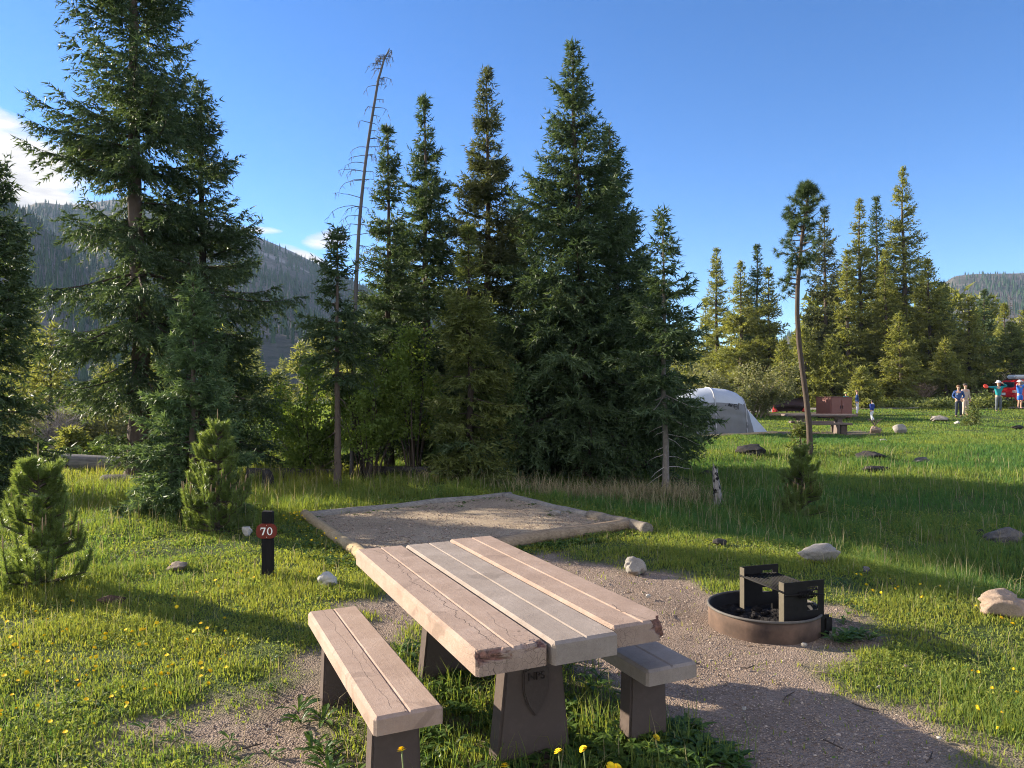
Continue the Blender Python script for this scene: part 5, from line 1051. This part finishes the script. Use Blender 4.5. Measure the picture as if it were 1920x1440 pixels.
# far trees in evening light
fk = dict(sprig=(.26, .080), sp=.15, twsp=.20, spt=2, hang=.22, wood=True, k=6)
for (px, D, tp, R, sd, mt, lab, sh) in [
    (1344, 62, (1344, 466), 1.5, 401, M_needle_lit, 'sparse thin spruce standing by itself over the willow thicket', .5), (1390, 58, (1389, 490), 2.6, 402, M_needle_lit, 'full sunlit spruce over the willow thicket', .85), (1421, 61, (1420, 460), 2.2, 403, M_needle_dark, 'darker spruce peeking between two sunlit ones over the willows', .8),
    (1443, 57, (1441, 503), 2.1, 404, M_needle_lit, 'narrow sunlit spruce next to the sky gap', .8), (1468, 52, (1469, 640), 1.2, 405, M_needle_lit, 'short sunlit spruce below the sky gap', .8), (1513, 51, (1508, 618), 1.9, 406, M_needle_lit, 'short full spruce behind the crooked pine', .8),
    (1548, 58, (1547, 393), 2.5, 407, M_needle_brown, 'tall dense spruce with brown cones behind the crooked pine', .62), (1590, 54, (1588, 470), 2.0, 408, M_needle_lit, 'mid-height spruce beside the dense brown-coned one', .8), (1614, 58, (1613, 372), 2.3, 409, M_needle_lit, 'tall slim spruce, first of the pair of thin tips', .75),
    (1645, 61, (1644, 369), 2.2, 410, M_needle_dark, 'tall slim dark spruce, second of the pair of thin tips', .75), (1664, 54, (1661, 470), 2.4, 411, M_needle_lit, 'sunlit spruce in front of the tallest far spruce', .8), (1700, 57, (1695, 312), 3.4, 412, M_needle_lit, 'tallest far spruce with long open branches', .80),
    (1745, 53, (1741, 487), 2.7, 413, M_needle_lit, 'broad bright green conifer at the end of the tall row', .70), (1768, 55, (1766, 530), 2.1, 414, M_needle_dark, 'shaded flank spruce behind the broad bright conifer', .75), (1818, 53, (1817, 558), 1.9, 415, M_needle_lit, 'short broad spruce before the distant plateau', .8),
    (1847, 62, (1846, 545), 1.5, 416, M_needle_dark, 'thin dark spire before the distant plateau', .7), (1898, 52, (1897, 607), 2.1, 417, M_needle_olive, 'bright young pine over the red car', .7), (1886, 66, (1884, 570), 1.8, 418, M_needle_lit, 'spruce behind the bright young pine', .8),
    (1618, 46, (1617, 694), 1.0, 419, M_needle_lit, 'small spruce right behind the child', .85), (1935, 60, (1938, 590), 2.3, 420, M_needle_lit, 'sunlit spruce at the frame edge behind the car', .8), (1330, 66, (1322, 560), 1.6, 421, M_needle_lit, 'low spruce half hidden behind the tent side spruce', .8),
    (1775, 50, (1772, 640), 1.5, 422, M_needle_lit, 'low spruce behind the flowering shrubs', .85), (1560, 50, (1557, 640), 1.6, 423, M_needle_lit, 'low spruce behind the brown locker', .85), (1690, 50, (1686, 590), 1.9, 424, M_needle_lit, 'low spruce under the tallest far spruce', .8)]:
    H_ = zat(tp[1], D); tree('spruce_tree', lab, px, D, tp, R * 1.12, sd, hb=.6, nbr=int(80 + 10 * H_), r0=.012 * H_ + .05, mat=mt, group='far trees round the clearing', shape=sh + .2, droop=.22, gap=.3, **fk)
rng = np.random.RandomState(44)
for q in range(22):
    px = rng.uniform(1790, 1960) if q < 18 else rng.uniform(1640, 1790); D = rng.uniform(80, 120); x, y, z = gz(px, D); h = zat(rng.uniform(545, 640), D) - z; m = MB(); t = np.linspace(0, 1, 5)
    lx = rng.normal(0, .03) * h; P = np.stack([lx * t, 0 * t, h * t], 1); m.tube(P, .16 * (1.1 - t), 6)
    for w_ in range(14):
        f = rng.uniform(.3, .97); a = rng.rand() * 6.3; l = (1 - f) * 1.6 + .25; m.tube([[lx * f, 0, h * f], [lx * f + l * math.cos(a), l * math.sin(a), h * f - .15 * l]], [.035, .015], 3, False)
    o = m.build('dead_snag', M_snag, None, True); o.location = (x, y, z); tag(o, 'bare grey dead trunk in the stand below the distant plateau', 'tree', 'dead trunks below the plateau')
# ------------------------------------------------------------------ far camp: tent
M_fly = plain('tent_fly_white', (.41, .44, .49), .55, .05, 5, .3); M_wall = plain('tent_wall_grey', (.175, .178, .19), .7, .07, 5, .2); M_seam = plain('tent_seam', (.36, .36, .38), .7, .05); M_pole = plain('dark_pole', (.03, .03, .035), .4)
def tent():
    x0, y0, z0 = pg(1345, 817); e = thing('dome_tent', 'large grey and white dome tent with a dark printed logo, pitched in the meadow', 'tent', (x0, y0 + 1.2, z0), 0)
    us = np.array([-1.95, -1.80, -1.55, -1.2, -.7, 0, .6, .95, 1.15, 1.32, 1.45]); hs = np.array([.02, .65, 1.2, 1.55, 1.72, 1.78, 1.72, 1.60, 1.40, .85, .02])
    n = 60; u = np.interp(np.linspace(0, 1, n), np.linspace(0, 1, len(us)), us); h = np.interp(u, us, hs); kk = np.array([.06, .25, .5, .25, .06][1:4]); kk = kk / kk.sum()
    for _ in range(2): h[1:-1] = np.convolve(h, kk, 'valid')
    w_ = 1.25 * np.clip(1 - np.abs(u + .2) ** 3.5 / 1.95 ** 3.5 * .25, .5, 1); m_ = 49; v = np.linspace(0, PI, m_)
    c_, s_ = np.cos(v), np.sin(v); Yv = -np.sign(c_) * np.abs(c_) ** .72; Zv = s_ ** .62
    V = np.stack([np.broadcast_to(u[:, None], (n, m_)), w_[:, None] * Yv[None], h[:, None] * Zv[None]], -1)
    sag = .035 * np.sin(V[..., 0] * 5.5 + 1.0) ** 2 * np.sin(V[..., 2] / 1.2 * PI).clip(0) + .02 * np.sin(V[..., 2] * 16 + 3 * V[..., 0] ** 2) * (V[..., 2] < 1.15) * (V[..., 2] > .1)
    V[..., 1] += np.where(V[..., 1] < 0, sag, -sag); zc = V[:-1, :-1, 2] * .5 + V[1:, 1:, 2] * .5
    i = np.arange(n - 1)[:, None] * m_ + np.arange(m_ - 1)[None]; Q = np.stack([i, i + m_, i + m_ + 1, i + 1], -1)
    seam = 1.22 - .05 * np.abs(u[:-1, None])
    for nm, msk, mt in (('rainfly', zc >= seam, M_fly), ('tent_wall', zc < seam, M_wall)):
        q = Q[msk].reshape(-1, 4); us_, inv = np.unique(q, return_inverse=True); MB().add(V.reshape(-1, 3)[us_], Q=inv.reshape(-1, 4)).build(nm, mt, e, True)
    for ui in (-.02, 1.12, -1.3):
        j = int(np.argmin(np.abs(u - ui))); P = V[j].copy(); P[:, 1] *= 1.012; P[:, 2] += .012; MB().tube(P, .022, 6, tint=.5).build('seam_tape', M_seam, e, True)
    vs = MB(); a = np.array([1.18, -.75, 1.05]); b = np.array([1.42, -1.12, .02]); c = np.array([2.15, -.55, .02]); d = np.array([1.20, .8, 1.05]); f = np.array([2.1, .6, .02]); g = np.array([1.42, 1.1, .02])
    vs.add([a, b, c], T=[[0, 1, 2]]); vs.add([a, c, f, d], Q=[[0, 1, 2, 3]]); vs.add([d, f, g], T=[[0, 1, 2]]); vs.build('vestibule', M_fly, e)
    sk = MB(); sk.box((-.2, -1.2, .04), (3.2, .012, .07)); sk.build('ground_flap', M_pole, e)
    Mx = lambda x, z: Matrix.Translation((x, -1.135, z)) @ Matrix.Rotation(PI / 2, 4, 'X')
    lg = text_mesh('REI', .30, .012, M_pole, 'logo', e, Mx(.62, 1.06)); lg.rotation_euler = (0, 0, 0)
    pk = MB()
    for p, q in (((.36, .98), (.46, 1.20)), ((.46, 1.20), (.53, 1.08)), ((.53, 1.08), (.58, 1.16)), ((.33, .985), (.33, 1.15))): pk.tube([(p[0], -1.145, p[1]), (q[0], -1.145, q[1])], .014, 4)
    pk.build('logo_peak', M_pole, e)
    MB().tube([(-1.25, -1.28, .0), (-1.2, -1.2, .55), (-1.32, -1.0, 1.0)], .02, 5).build('door_pole', M_fly, e)
tent()
A, B = gl(1296, 822, .03), gl(1456, 813, .03); log('border_log', 'border timber along the front of the dome tent', A, B, .07, .07, mlog('tent_border', *tanw, A, B), 31, 'border logs of the far camp')
# dark fabric sling on red supports, with its border timber
x, y, z = pg(1480, 776); e = thing('fabric_windbreak', 'dark brown fabric sheet strung low between red-footed poles', 'windbreak', (x, y, z)); n = 30; m_ = 10; u, v = np.meshgrid(np.linspace(-1, 1, n), np.linspace(0, 1, m_)); hw = 30 / F * y
topz = .98 + .06 * u - .16 * (1 - u * u); V = np.stack([u * hw, .16 * np.sin(v * 9 + 2.2 * u * u) * (1 - .5 * v) + .1 * v, .14 + (topz - .14) * v], -1).reshape(-1, 3); i = np.arange(m_ - 1)[:, None] * n + np.arange(n - 1)[None]
m = MB(); m.add(V, Q=np.stack([i, i + 1, i + n + 1, i + n], -1).reshape(-1, 4)); m.add(V + [0, .02, 0], Q=np.stack([i, i + n, i + n + 1, i + 1], -1).reshape(-1, 4)); m.build('fabric', plain('dark_brown_fabric', (.045, .026, .026), .8, .15, 6), e, True)
for s in (-1, 1):
    MB().tube([(s * (hw + .04), .05, -.05), (s * (hw + .02), .05, .98 + .07 * s)], .022, 6).build('pole', M_pole, e); p_ = MB(); p_.tube([(s * (hw - .08), -.05, .12), (s * (hw - .02), 0, .5)], [.17, .02], 6); p_.build('red_foot', plain('red_cloth', (.42, .035, .03), .7), e)
A, B = gl(1440, 780, .06), gl(1540, 777, .06); log('border_log', 'pale border timber in front of the dark fabric sheet', A, B, .10, .10, mlog('camp_border', *tanw, A, B), 32, 'border logs of the far camp')
# food locker
x, y, z = pg(1573, 786); e = thing('food_locker', 'brown steel food storage locker, one side sunlit, behind the far picnic table', 'storage locker', (x, y + .6, z), math.radians(12)); M_lock = plain('locker_brown_paint', (.19, .075, .062), .5, .06, 6, .35)
def bbox(name, c, d, mat, par, bev=.015):
    bm = bmesh.new(); bmesh.ops.create_cube(bm, size=1); bmesh.ops.scale(bm, vec=d, verts=bm.verts); bmesh.ops.translate(bm, vec=c, verts=bm.verts); bmesh.ops.bevel(bm, geom=list(bm.edges), offset=bev, segments=2, affect='EDGES'); return bm_obj(name, bm, mat, par)
def locker(e, s=1.0, mat=None):
    mat = mat or M_lock
    bbox('cabinet', (0, 0, .60 * s), (1.25 * s, 1.2 * s, 1.02 * s), mat, e); bbox('lid', (0, 0, 1.125 * s), (1.30 * s, 1.25 * s, .03 * s), mat, e, .006)
    for q in (-1, 1):
        d = bbox('door', (q * .30 * s, -.612 * s, .62 * s), (.56 * s, .02, .88 * s), mat, e, .006); bbox('handle', (q * .06 * s, -.635 * s, .62 * s), (.03, .03, .16), M_pole, d, .006)
    for q in (-1, 1): bbox('foot', (q * .5 * s, 0, .045 * s), (.1 * s, 1.1 * s, .09 * s), M_pole, e, .006)
locker(e)
x, y, z = pg(1752, 760); e = thing('food_locker', 'dark brown locker in the shade behind the tan leafless bush', 'storage locker', (x, 51.5, z), .2); locker(e, .95, plain('locker_dark', (.06, .032, .03), .6))
# far table with benches
M_far = tintmat('far_table_wood', (.16, .125, .11), (.34, .28, .25), .85, 9, .4, .2, .01)
x, y, z = pg(1546, 814); e = thing('picnic_table', 'weathered grey-brown picnic table at the far camp, in front of the brown locker', 'picnic table', (x, y + .5, z), math.radians(-3))
for q in range(3): bbox('tabletop_board', (0, -.26 + .26 * q, .70), (2.65, .25, .08), M_far, e)
for s in (-1, 1):
    bm_obj('leg', prism([(s * .72 - .13, -.1), (s * .72 + .13, -.1), (s * .72 + .09, .56), (s * .72 + .23, .60), (s * .72 + .23, .655), (s * .72 - .23, .655), (s * .72 - .23, .60), (s * .72 - .09, .56)], -.18, .18, .01), M_far, e)
for q, yy in ((0, -.72), (1, .78)):
    b_ = thing('camp_bench', ['weathered bench on the near side of the far picnic table', 'weathered bench on the locker side of the far picnic table'][q], 'bench', (x - .12 + .3 * q, y + .5 + yy, z), math.radians(-3), 'benches at the far table')
    bbox('seat', (0, 0, .40), (2.0, .30, .075), M_far, b_)
    for s in (-1, 1): bm_obj('leg', prism([(s * .72 - .12, -.1), (s * .72 + .12, -.1), (s * .72 + .11, .36), (s * .72 - .11, .36)], -.07, .07, .01), MC_leg, b_)
o = MB(); 
for q in range(9): o.tube([(0, 0, -.02), (.12 * math.cos(q * .7), .12 * math.sin(q * .7), .22), (.3 * math.cos(q * .7), .3 * math.sin(q * .7), .34)], .012, 4)
o = o.build('twig_pile', M_bark_dark); o.location = pg(1640, 800); tag(o, 'few dark twigs sticking up beside the walking child', 'twigs')

# ------------------------------------------------------------------ people
def skin_body(name, V, E, R, mat, parent, root=0, sub=2):
    me = bpy.data.meshes.new('sk'); me.from_pydata([tuple(v) for v in V], E, []); me.update(); o = bpy.data.objects.new('sk', me); C.objects.link(o)
    o.modifiers.new('s', 'SKIN').use_smooth_shade = True
    for i, r in enumerate(R): me.skin_vertices[0].data[i].radius = (r, r) if isinstance(r, float) else r
    for i in range(len(R)): me.skin_vertices[0].data[i].use_root = (i == root)
    s = o.modifiers.new('u', 'SUBSURF'); s.levels = sub; s.render_levels = sub
    dg = bpy.context.evaluated_depsgraph_get(); dg.update(); m2 = bpy.data.meshes.new_from_object(o.evaluated_get(dg)); bpy.data.objects.remove(o)
    m2.name = name; m2.materials.clear(); m2.materials.append(mat); m2.polygons.foreach_set('use_smooth', np.ones(len(m2.polygons), bool)); return link(name, m2, parent)
M_skin = plain('skin', (.52, .30, .21), .55, .05); M_eye = plain('eye_dark', (.02, .015, .012), .3)
def person(label, loc, rz, S, top, legs, hair, arms, legpos=None, toplabel='jacket', shorts=False, hat=None, shoes=(.05, .04, .035), hood=False, sleeves=True, lean=0.0, group='people at the far camp', turn=0.0):
    """S scales a 1.75 m figure facing -y; arms = ((elbow, hand) left, (elbow, hand) right) in metres of the unscaled figure"""
    e = thing('person', label, 'person', loc, rz, group); e.scale = (S, S, S)
    lp = legpos or [((-.10, -.02, .47), (-.11, .03, .08), (-.12, -.12, .03)), ((.10, -.02, .47), (.11, .03, .08), (.12, -.12, .03))]
    pel = (0, 0, .92); wst = (0, .01 + lean * .3, 1.08); ch = (0, .0 + lean * .7, 1.30); nk = (0, .01 + lean, 1.47); hd = (0, -.01 + lean, 1.56); hc = (0, -.02 + lean, 1.64); ht = (0, 0.0 + lean, 1.72)
    V = [pel, wst, ch, nk, hd, hc, ht]; R = [(.13, .105), (.115, .09), (.145, .105), .052, .062, .083, .05]; E = [(0, 1), (1, 2), (2, 3), (3, 4), (4, 5), (5, 6)]
    for s, (k, a, t) in zip((-1, 1), lp):
        i = len(V); V += [(s * .09, 0, .86), k, a, t]; R += [.085, .055, .036, .032]; E += [(0, i), (i, i + 1), (i + 1, i + 2), (i + 2, i + 3)]
    tips = []
    for s, (el, hn) in zip((-1, 1), arms):
        i = len(V); sh = (s * .185, lean * .9, 1.40); el = Vector(el); hn = Vector(hn); d = (hn - el).normalized(); pm = hn + d * .05
        V += [sh, tuple(el), tuple(hn), tuple(pm)]; R += [.05, .038, .026, (.034, .016)]; E += [(2, i), (i, i + 1), (i + 1, i + 2), (i + 2, i + 3)]; tips.append((s, hn, pm, d))
    b = skin_body('body', V, E, R, M_skin, e)
    # five fingers on each hand, nose and ears grown from short tapered chains joined to the body mesh
    ex = MB()
    for s, hn, pm, d in tips:
        a_ = d.cross(Vector((0, 1, .2))).normalized(); c_ = a_.cross(d).normalized()
        for q, (o_, l) in enumerate(((-.026, .062), (-.009, .075), (.009, .070), (.025, .055))): ex.tube([pm + a_ * o_ - d * .01, pm + a_ * o_ * 1.1 + d * l * .55 + c_ * .008, pm + a_ * o_ * 1.1 + d * l + c_ * .022], [.0092, .0085, .0065], 6)
        ex.tube([hn + d * .02 + a_ * -.03, hn + d * .05 + a_ * -.055 + c_ * .01, hn + d * .08 + a_ * -.062 + c_ * .02], [.011, .0095, .007], 6)
    ex.tube([(0, -.085 + lean, 1.66), (0, -.118 + lean, 1.625), (0, -.088 + lean, 1.61)], [.010, .015, .011], 6); 
    for s in (-1, 1): ex.tube([(s * .078, .0 + lean, 1.665), (s * .094, .012 + lean, 1.64), (s * .078, .0 + lean, 1.605)], [.010, .014, .008], 5)
    xm = ex.mesh('x', M_skin, True); bm = bmesh.new(); bm.from_mesh(b.data); bm.from_mesh(xm); bm.to_mesh(b.data); bm.free(); b.data.polygons.foreach_set('use_smooth', np.ones(len(b.data.polygons), bool))
    fc = MB()
    for s in (-1, 1): fc.tube([(s * .032, -.088 + lean, 1.655), (s * .032, -.1 + lean, 1.655)], [.012, .009], 8)
    fc.build('eyes', M_eye, e); MB().tube([(-.025, -.092 + lean, 1.575), (0, -.103 + lean, 1.572), (.025, -.092 + lean, 1.575)], .006, 5).build('mouth', plain('lips', (.35, .13, .11), .5), e)
    # clothing follows the same skeleton, a little looser
    i0 = 7 + 8
    tv = [(0, 0, .86), V[1], V[2], (0, .01 + lean, 1.455)]; tr = [(.165, .135), (.15, .12), (.172, .135), .062]; te = [(0, 1), (1, 2), (2, 3)]
    for q in range(2):
        j = i0 + q * 4; k = len(tv); sh, el, hn = V[j], Vector(V[j + 1]), Vector(V[j + 2]); end = hn - (hn - el).normalized() * .03 if sleeves else Vector(sh).lerp(el, .6)
        tv += [sh] + ([tuple(el)] if sleeves else []) + [tuple(end)]; tr += [.072] + ([.056] if sleeves else []) + [.044 if sleeves else .062]; te += [(2, k), (k, k + 1)] + ([(k + 1, k + 2)] if sleeves else [])
    skin_body(toplabel, tv, te, tr, top, e)
    lv = [(0, 0, .95), (0, 0, .86)]; lr = [(.145, .118), (.15, .125)]; le = [(0, 1)]
    for q in range(2):
        j = 7 + q * 4; k = len(lv); kn, an = Vector(V[j + 1]), Vector(V[j + 2])
        if shorts: lv += [V[j], tuple(Vector(V[j]).lerp(kn, .85))]; lr += [.108, .098]; le += [(1, k), (k, k + 1)]
        else: lv += [V[j], tuple(kn), tuple(an)]; lr += [.105, .075, .062]; le += [(1, k), (k, k + 1), (k + 1, k + 2)]
    skin_body('shorts' if shorts else 'trousers', lv, le, lr, legs, e)
    for q in range(2):
        j = 7 + q * 4; an, to = Vector(V[j + 2]), Vector(V[j + 3]); skin_body('shoe', [tuple(an + Vector((0, .03, -.035))), tuple((an + to) / 2 + Vector((0, 0, -.012))), tuple(to + Vector((0, -.03, .005)))], [(0, 1), (1, 2)], [(.048, .045), (.05, .042), (.042, .03)], plain('shoe', shoes, .6), e)
    hv, hT = chunk((.102, .112, .085), np.random.RandomState(int(S * 1000)), 3, .12); hv = hv + [0, .022 + lean, 1.69]; hv = hv[:, :]; MB().add(hv, T=hT).build('hair', plain('hair', hair, .6, .25, 40), e, True)
    if hat:
        hm = MB(); V_, Q_ = revolve([(.115, 0), (.112, .05), (.09, .095), (.04, .118), (.001, .122)], 24); hm.add(V_ + [0, .0 + lean, 1.68], Q=Q_); V_, Q_ = revolve([(.112, .012), (.18, -.012), (.18, -.002), (.112, .022)], 24); hm.add(V_ + [0, -.01 + lean, 1.68], Q=Q_); hm.build('hat', hat, e, True)
    if hood: skin_body('hood', [(-.09, .07, 1.45), (0, .10, 1.48), (.09, .07, 1.45)], [(0, 1), (1, 2)], [.05, .065, .05], hood, e)
    return e
M_navy = plain('navy_hoodie', (.030, .070, .20), .8, .12); M_jean = plain('dark_jeans', (.035, .042, .060), .85, .15); M_teal = plain('teal_jacket', (.012, .23, .26), .75, .1); M_gry = plain('grey_trousers', (.10, .115, .13), .85, .1)
M_blue = plain('bright_blue_cloth', (.03, .15, .55), .75, .1); M_wht = plain('white_cloth', (.66, .66, .68), .8, .06); M_kid = plain('royal_blue_jacket', (.015, .04, .22), .7, .1); M_beige = plain('beige_cloth', (.45, .35, .29), .8, .1); M_green = plain('yellow_green_cap', (.30, .36, .12), .8, .15)
hips = (((-.27, .06, 1.14), (-.15, -.17, 1.0)), ((.27, .06, 1.14), (.15, -.17, 1.0)))
down = (((-.25, .03, 1.13), (-.24, -.06, .90)), ((.25, .03, 1.13), (.24, -.06, .90)))
x, y, z = pg(1797, 782); p_ = person('man standing with hands in his front pocket, dark blue hoodie and dark trousers', (x, y, z), math.radians(-25), (782 - 722) / F * y / 1.76, M_navy, M_jean, (.16, .09, .045), hips, toplabel='hoodie', hood=M_navy)
pt_ = MB(); pt_.box((-.07, -.150, 1.27), (.07, .012, .10)); pt_.build('chest_print', M_wht, p_)
person('person in pale beige clothes mostly hidden behind the man in dark blue', gz(1810, y + .9), math.radians(10), .98, M_beige, M_beige, (.05, .04, .035), down, toplabel='sweater')
x, y, z = pg(1872, 772); p_ = person('woman in a teal jacket and white hat stretching one arm out with a red disc', (x, y, z), math.radians(-8), 59 / F * y / 1.8, M_teal, M_gry, (.10, .06, .03), (((-.47, -.10, 1.40), (-.72, -.16, 1.44)), ((.40, -.10, 1.48), (.17, -.17, 1.60))), hat=M_wht)
s_ = p_.scale[0]; dk = revolve([(.001, .02), (.11, .018), (.135, 0), (.135, -.022), (.128, -.022), (.125, 0), (.001, .008)], 28); do = MB().add(dk[0] @ np.array(Matrix.Rotation(1.0, 3, 'X')).T, Q=dk[1]).build('flying_disc', plain('orange_red_plastic', (.75, .07, .03), .4, .04), None, True)
do.location = (x - .88 * s_, y - .26 * s_, z + 1.46 * s_); tag(do, 'small red disc held out by the woman in teal', 'flying disc')
x, y, z = pg(1909, 767); person('person in bright blue with both hands raised to a white cap, by the red car', (x + .1, y, z), math.radians(15), 55 / F * y / 1.8, M_blue, M_blue, (.08, .05, .03), (((-.36, -.12, 1.50), (-.12, -.14, 1.66)), ((.36, -.12, 1.50), (.12, -.14, 1.66))), toplabel='shirt', shorts=True, sleeves=False, hat=M_wht)
x, y, z = pg(1635, 791); p_ = person('child in a royal blue jacket and white trousers walking past the locker', (x, y, z), math.radians(200), 41 / F * y / 1.76, M_kid, M_wht, (.035, .022, .015), (((-.26, -.05, 1.15), (-.28, -.18, .96)), ((.26, .10, 1.15), (.25, .08, .92))), legpos=[((-.09, -.16, .50), (-.10, -.10, .09), (-.11, -.25, .05)), ((.09, .02, .47), (.10, .28, .16), (.11, .18, .05))], hood=M_wht)
x, y, z = pg(1607, 783); person('person in blue jacket and light trousers partly hidden by the brown locker', gz(1607, y + 1.5), math.radians(60), .76, M_navy, M_wht, (.20, .12, .06), down)
person('person with a yellow-green hat behind the brown locker, only the head showing', gz(1586, y + 2.0), math.radians(20), .70, M_teal, M_jean, (.18, .11, .06), down, hat=M_green)

# ------------------------------------------------------------------ red car
def car():
    D = 47.6; x0 = (1882 - CX) / F * D; z0 = float(terr(x0 + 2, D)) + .06; e = thing('parked_car', 'red sport utility car with a roof box, parked at the edge of the clearing', 'car', (x0, D, z0), math.radians(6))
    M_red = plain('red_car_paint', (.46, .012, .02), .25, .03, 3, .6, bump=0); M_glass = plain('car_glass', (.02, .03, .04), .08, .1, 3, .6, bump=0); M_tyre = plain('tyre_rubber', (.02, .02, .02), .85); M_rim = plain('alloy_rim', (.45, .45, .46), .35, .05, metal=.7); M_trim = plain('black_trim', (.03, .03, .032), .6)
    prof = [(.02, .48), (.0, .75), (.06, 1.05), (.16, 1.14), (3.25, 1.12), (4.35, 1.02), (4.55, .85), (4.6, .50), (4.45, .36), (.15, .36)]
    def loft(prof, hw, top, bev): 
        bm = prism(prof, -hw, hw, 0)
        for v in bm.verts: v.co.y *= 1 - top * max(0, (v.co.z - .9))
        bmesh.ops.bevel(bm, geom=[d for d in bm.edges if len(d.link_faces) == 2 and d.calc_face_angle(0) > .2], offset=bev, segments=3, affect='EDGES', clamp_overlap=True); return bm
    body = bm_obj('body', loft(prof, .93, .10, .06), M_red, e, False)
    cab = [(.18, 1.10), (.42, 1.62), (.62, 1.74), (2.35, 1.74), (2.65, 1.66), (3.35, 1.10)]; bm_obj('cabin', loft(cab, .86, .22, .05), M_red, e)
    def pane(pts, s, name='window'):
        m = MB(); out = []
        for x, z in pts: out.append((x, s * (.86 * (1 - .22 * (z - .9)) + .006), z))
        o2 = [(a, b - s * .02, c) for a, b, c in out]; k = len(out); j = np.arange(k); m.V.append(np.array(out + o2)); m.t.append(np.full(2 * k, .5)); m.n = 2 * k
        m.T.append(np.array([[0, q, q + 1] for q in range(1, k - 1)])); m.Q.append(np.stack([j, (j + 1) % k, (j + 1) % k + k, j + k], 1)); m.build(name, M_glass, e)
    for s in (-1, 1):
        pane([(.40, 1.17), (.62, 1.60), (1.25, 1.64), (1.25, 1.17)], s); pane([(1.33, 1.17), (1.33, 1.64), (2.15, 1.64), (2.2, 1.17)], s); pane([(2.28, 1.17), (2.24, 1.64), (2.5, 1.62), (3.05, 1.17)], s)
        for xx in (.95, 3.65):
            w_ = MB(); V_, Q_ = revolve([(.20, -.11), (.34, -.10), (.365, -.05), (.365, .05), (.34, .10), (.20, .11)], 32); R_ = np.array(Matrix.Rotation(PI / 2, 3, 'X')); w_.add(V_ @ R_.T + [xx, s * .85, .365], Q=Q_); wo = w_.build('wheel', M_tyre, e, True)
            r_ = MB(); V_, Q_ = revolve([(.001, -.07), (.06, -.075), (.20, -.10), (.215, -.09), (.215, .09), (.20, .10), (.06, .075), (.001, .07)], 24); r_.add(V_ @ R_.T + [xx, s * .87, .365], Q=Q_)
            for q in range(5): a = q * 2 * PI / 5; r_.tube([(xx, s * .965, .365), (xx + .19 * math.cos(a), s * .965, .365 + .19 * math.sin(a))], .024, 6)
            r_.build('rim', M_rim, wo, False)
        bbox('tail_light', (.07, s * .82, .98), (.16, .22, .16), plain('tail_lamp', (.62, .42, .40), .2, .1), e, .02); bbox('headlight', (4.42, s * .74, .90), (.22, .3, .13), M_rim, e, .02)
        bbox('mirror', (2.95, s * 1.0, 1.2), (.14, .16, .12), M_red, e, .03); bbox('door_handle', (1.55, s * .905, 1.02), (.18, .03, .03), M_rim, e, .008); bbox('roof_rail', (1.5, s * .60, 1.79), (1.9, .04, .04), M_trim, e, .008)
    bbox('rear_window', (.27, 0, 1.40), (.06, 1.1, .36), M_glass, e, .01); bbox('bumper', (.0, 0, .50), (.16, 1.75, .2), M_trim, e, .04); bbox('bumper', (4.58, 0, .48), (.14, 1.7, .2), M_trim, e, .04)
    bbox('roof_box', (1.45, .0, 1.93), (1.9, .8, .24), plain('roof_box_grey', (.45, .48, .52), .35, .05), e, .07); bbox('number_plate', (-.02, 0, .82), (.02, .32, .16), M_wht, e, .004)
car()
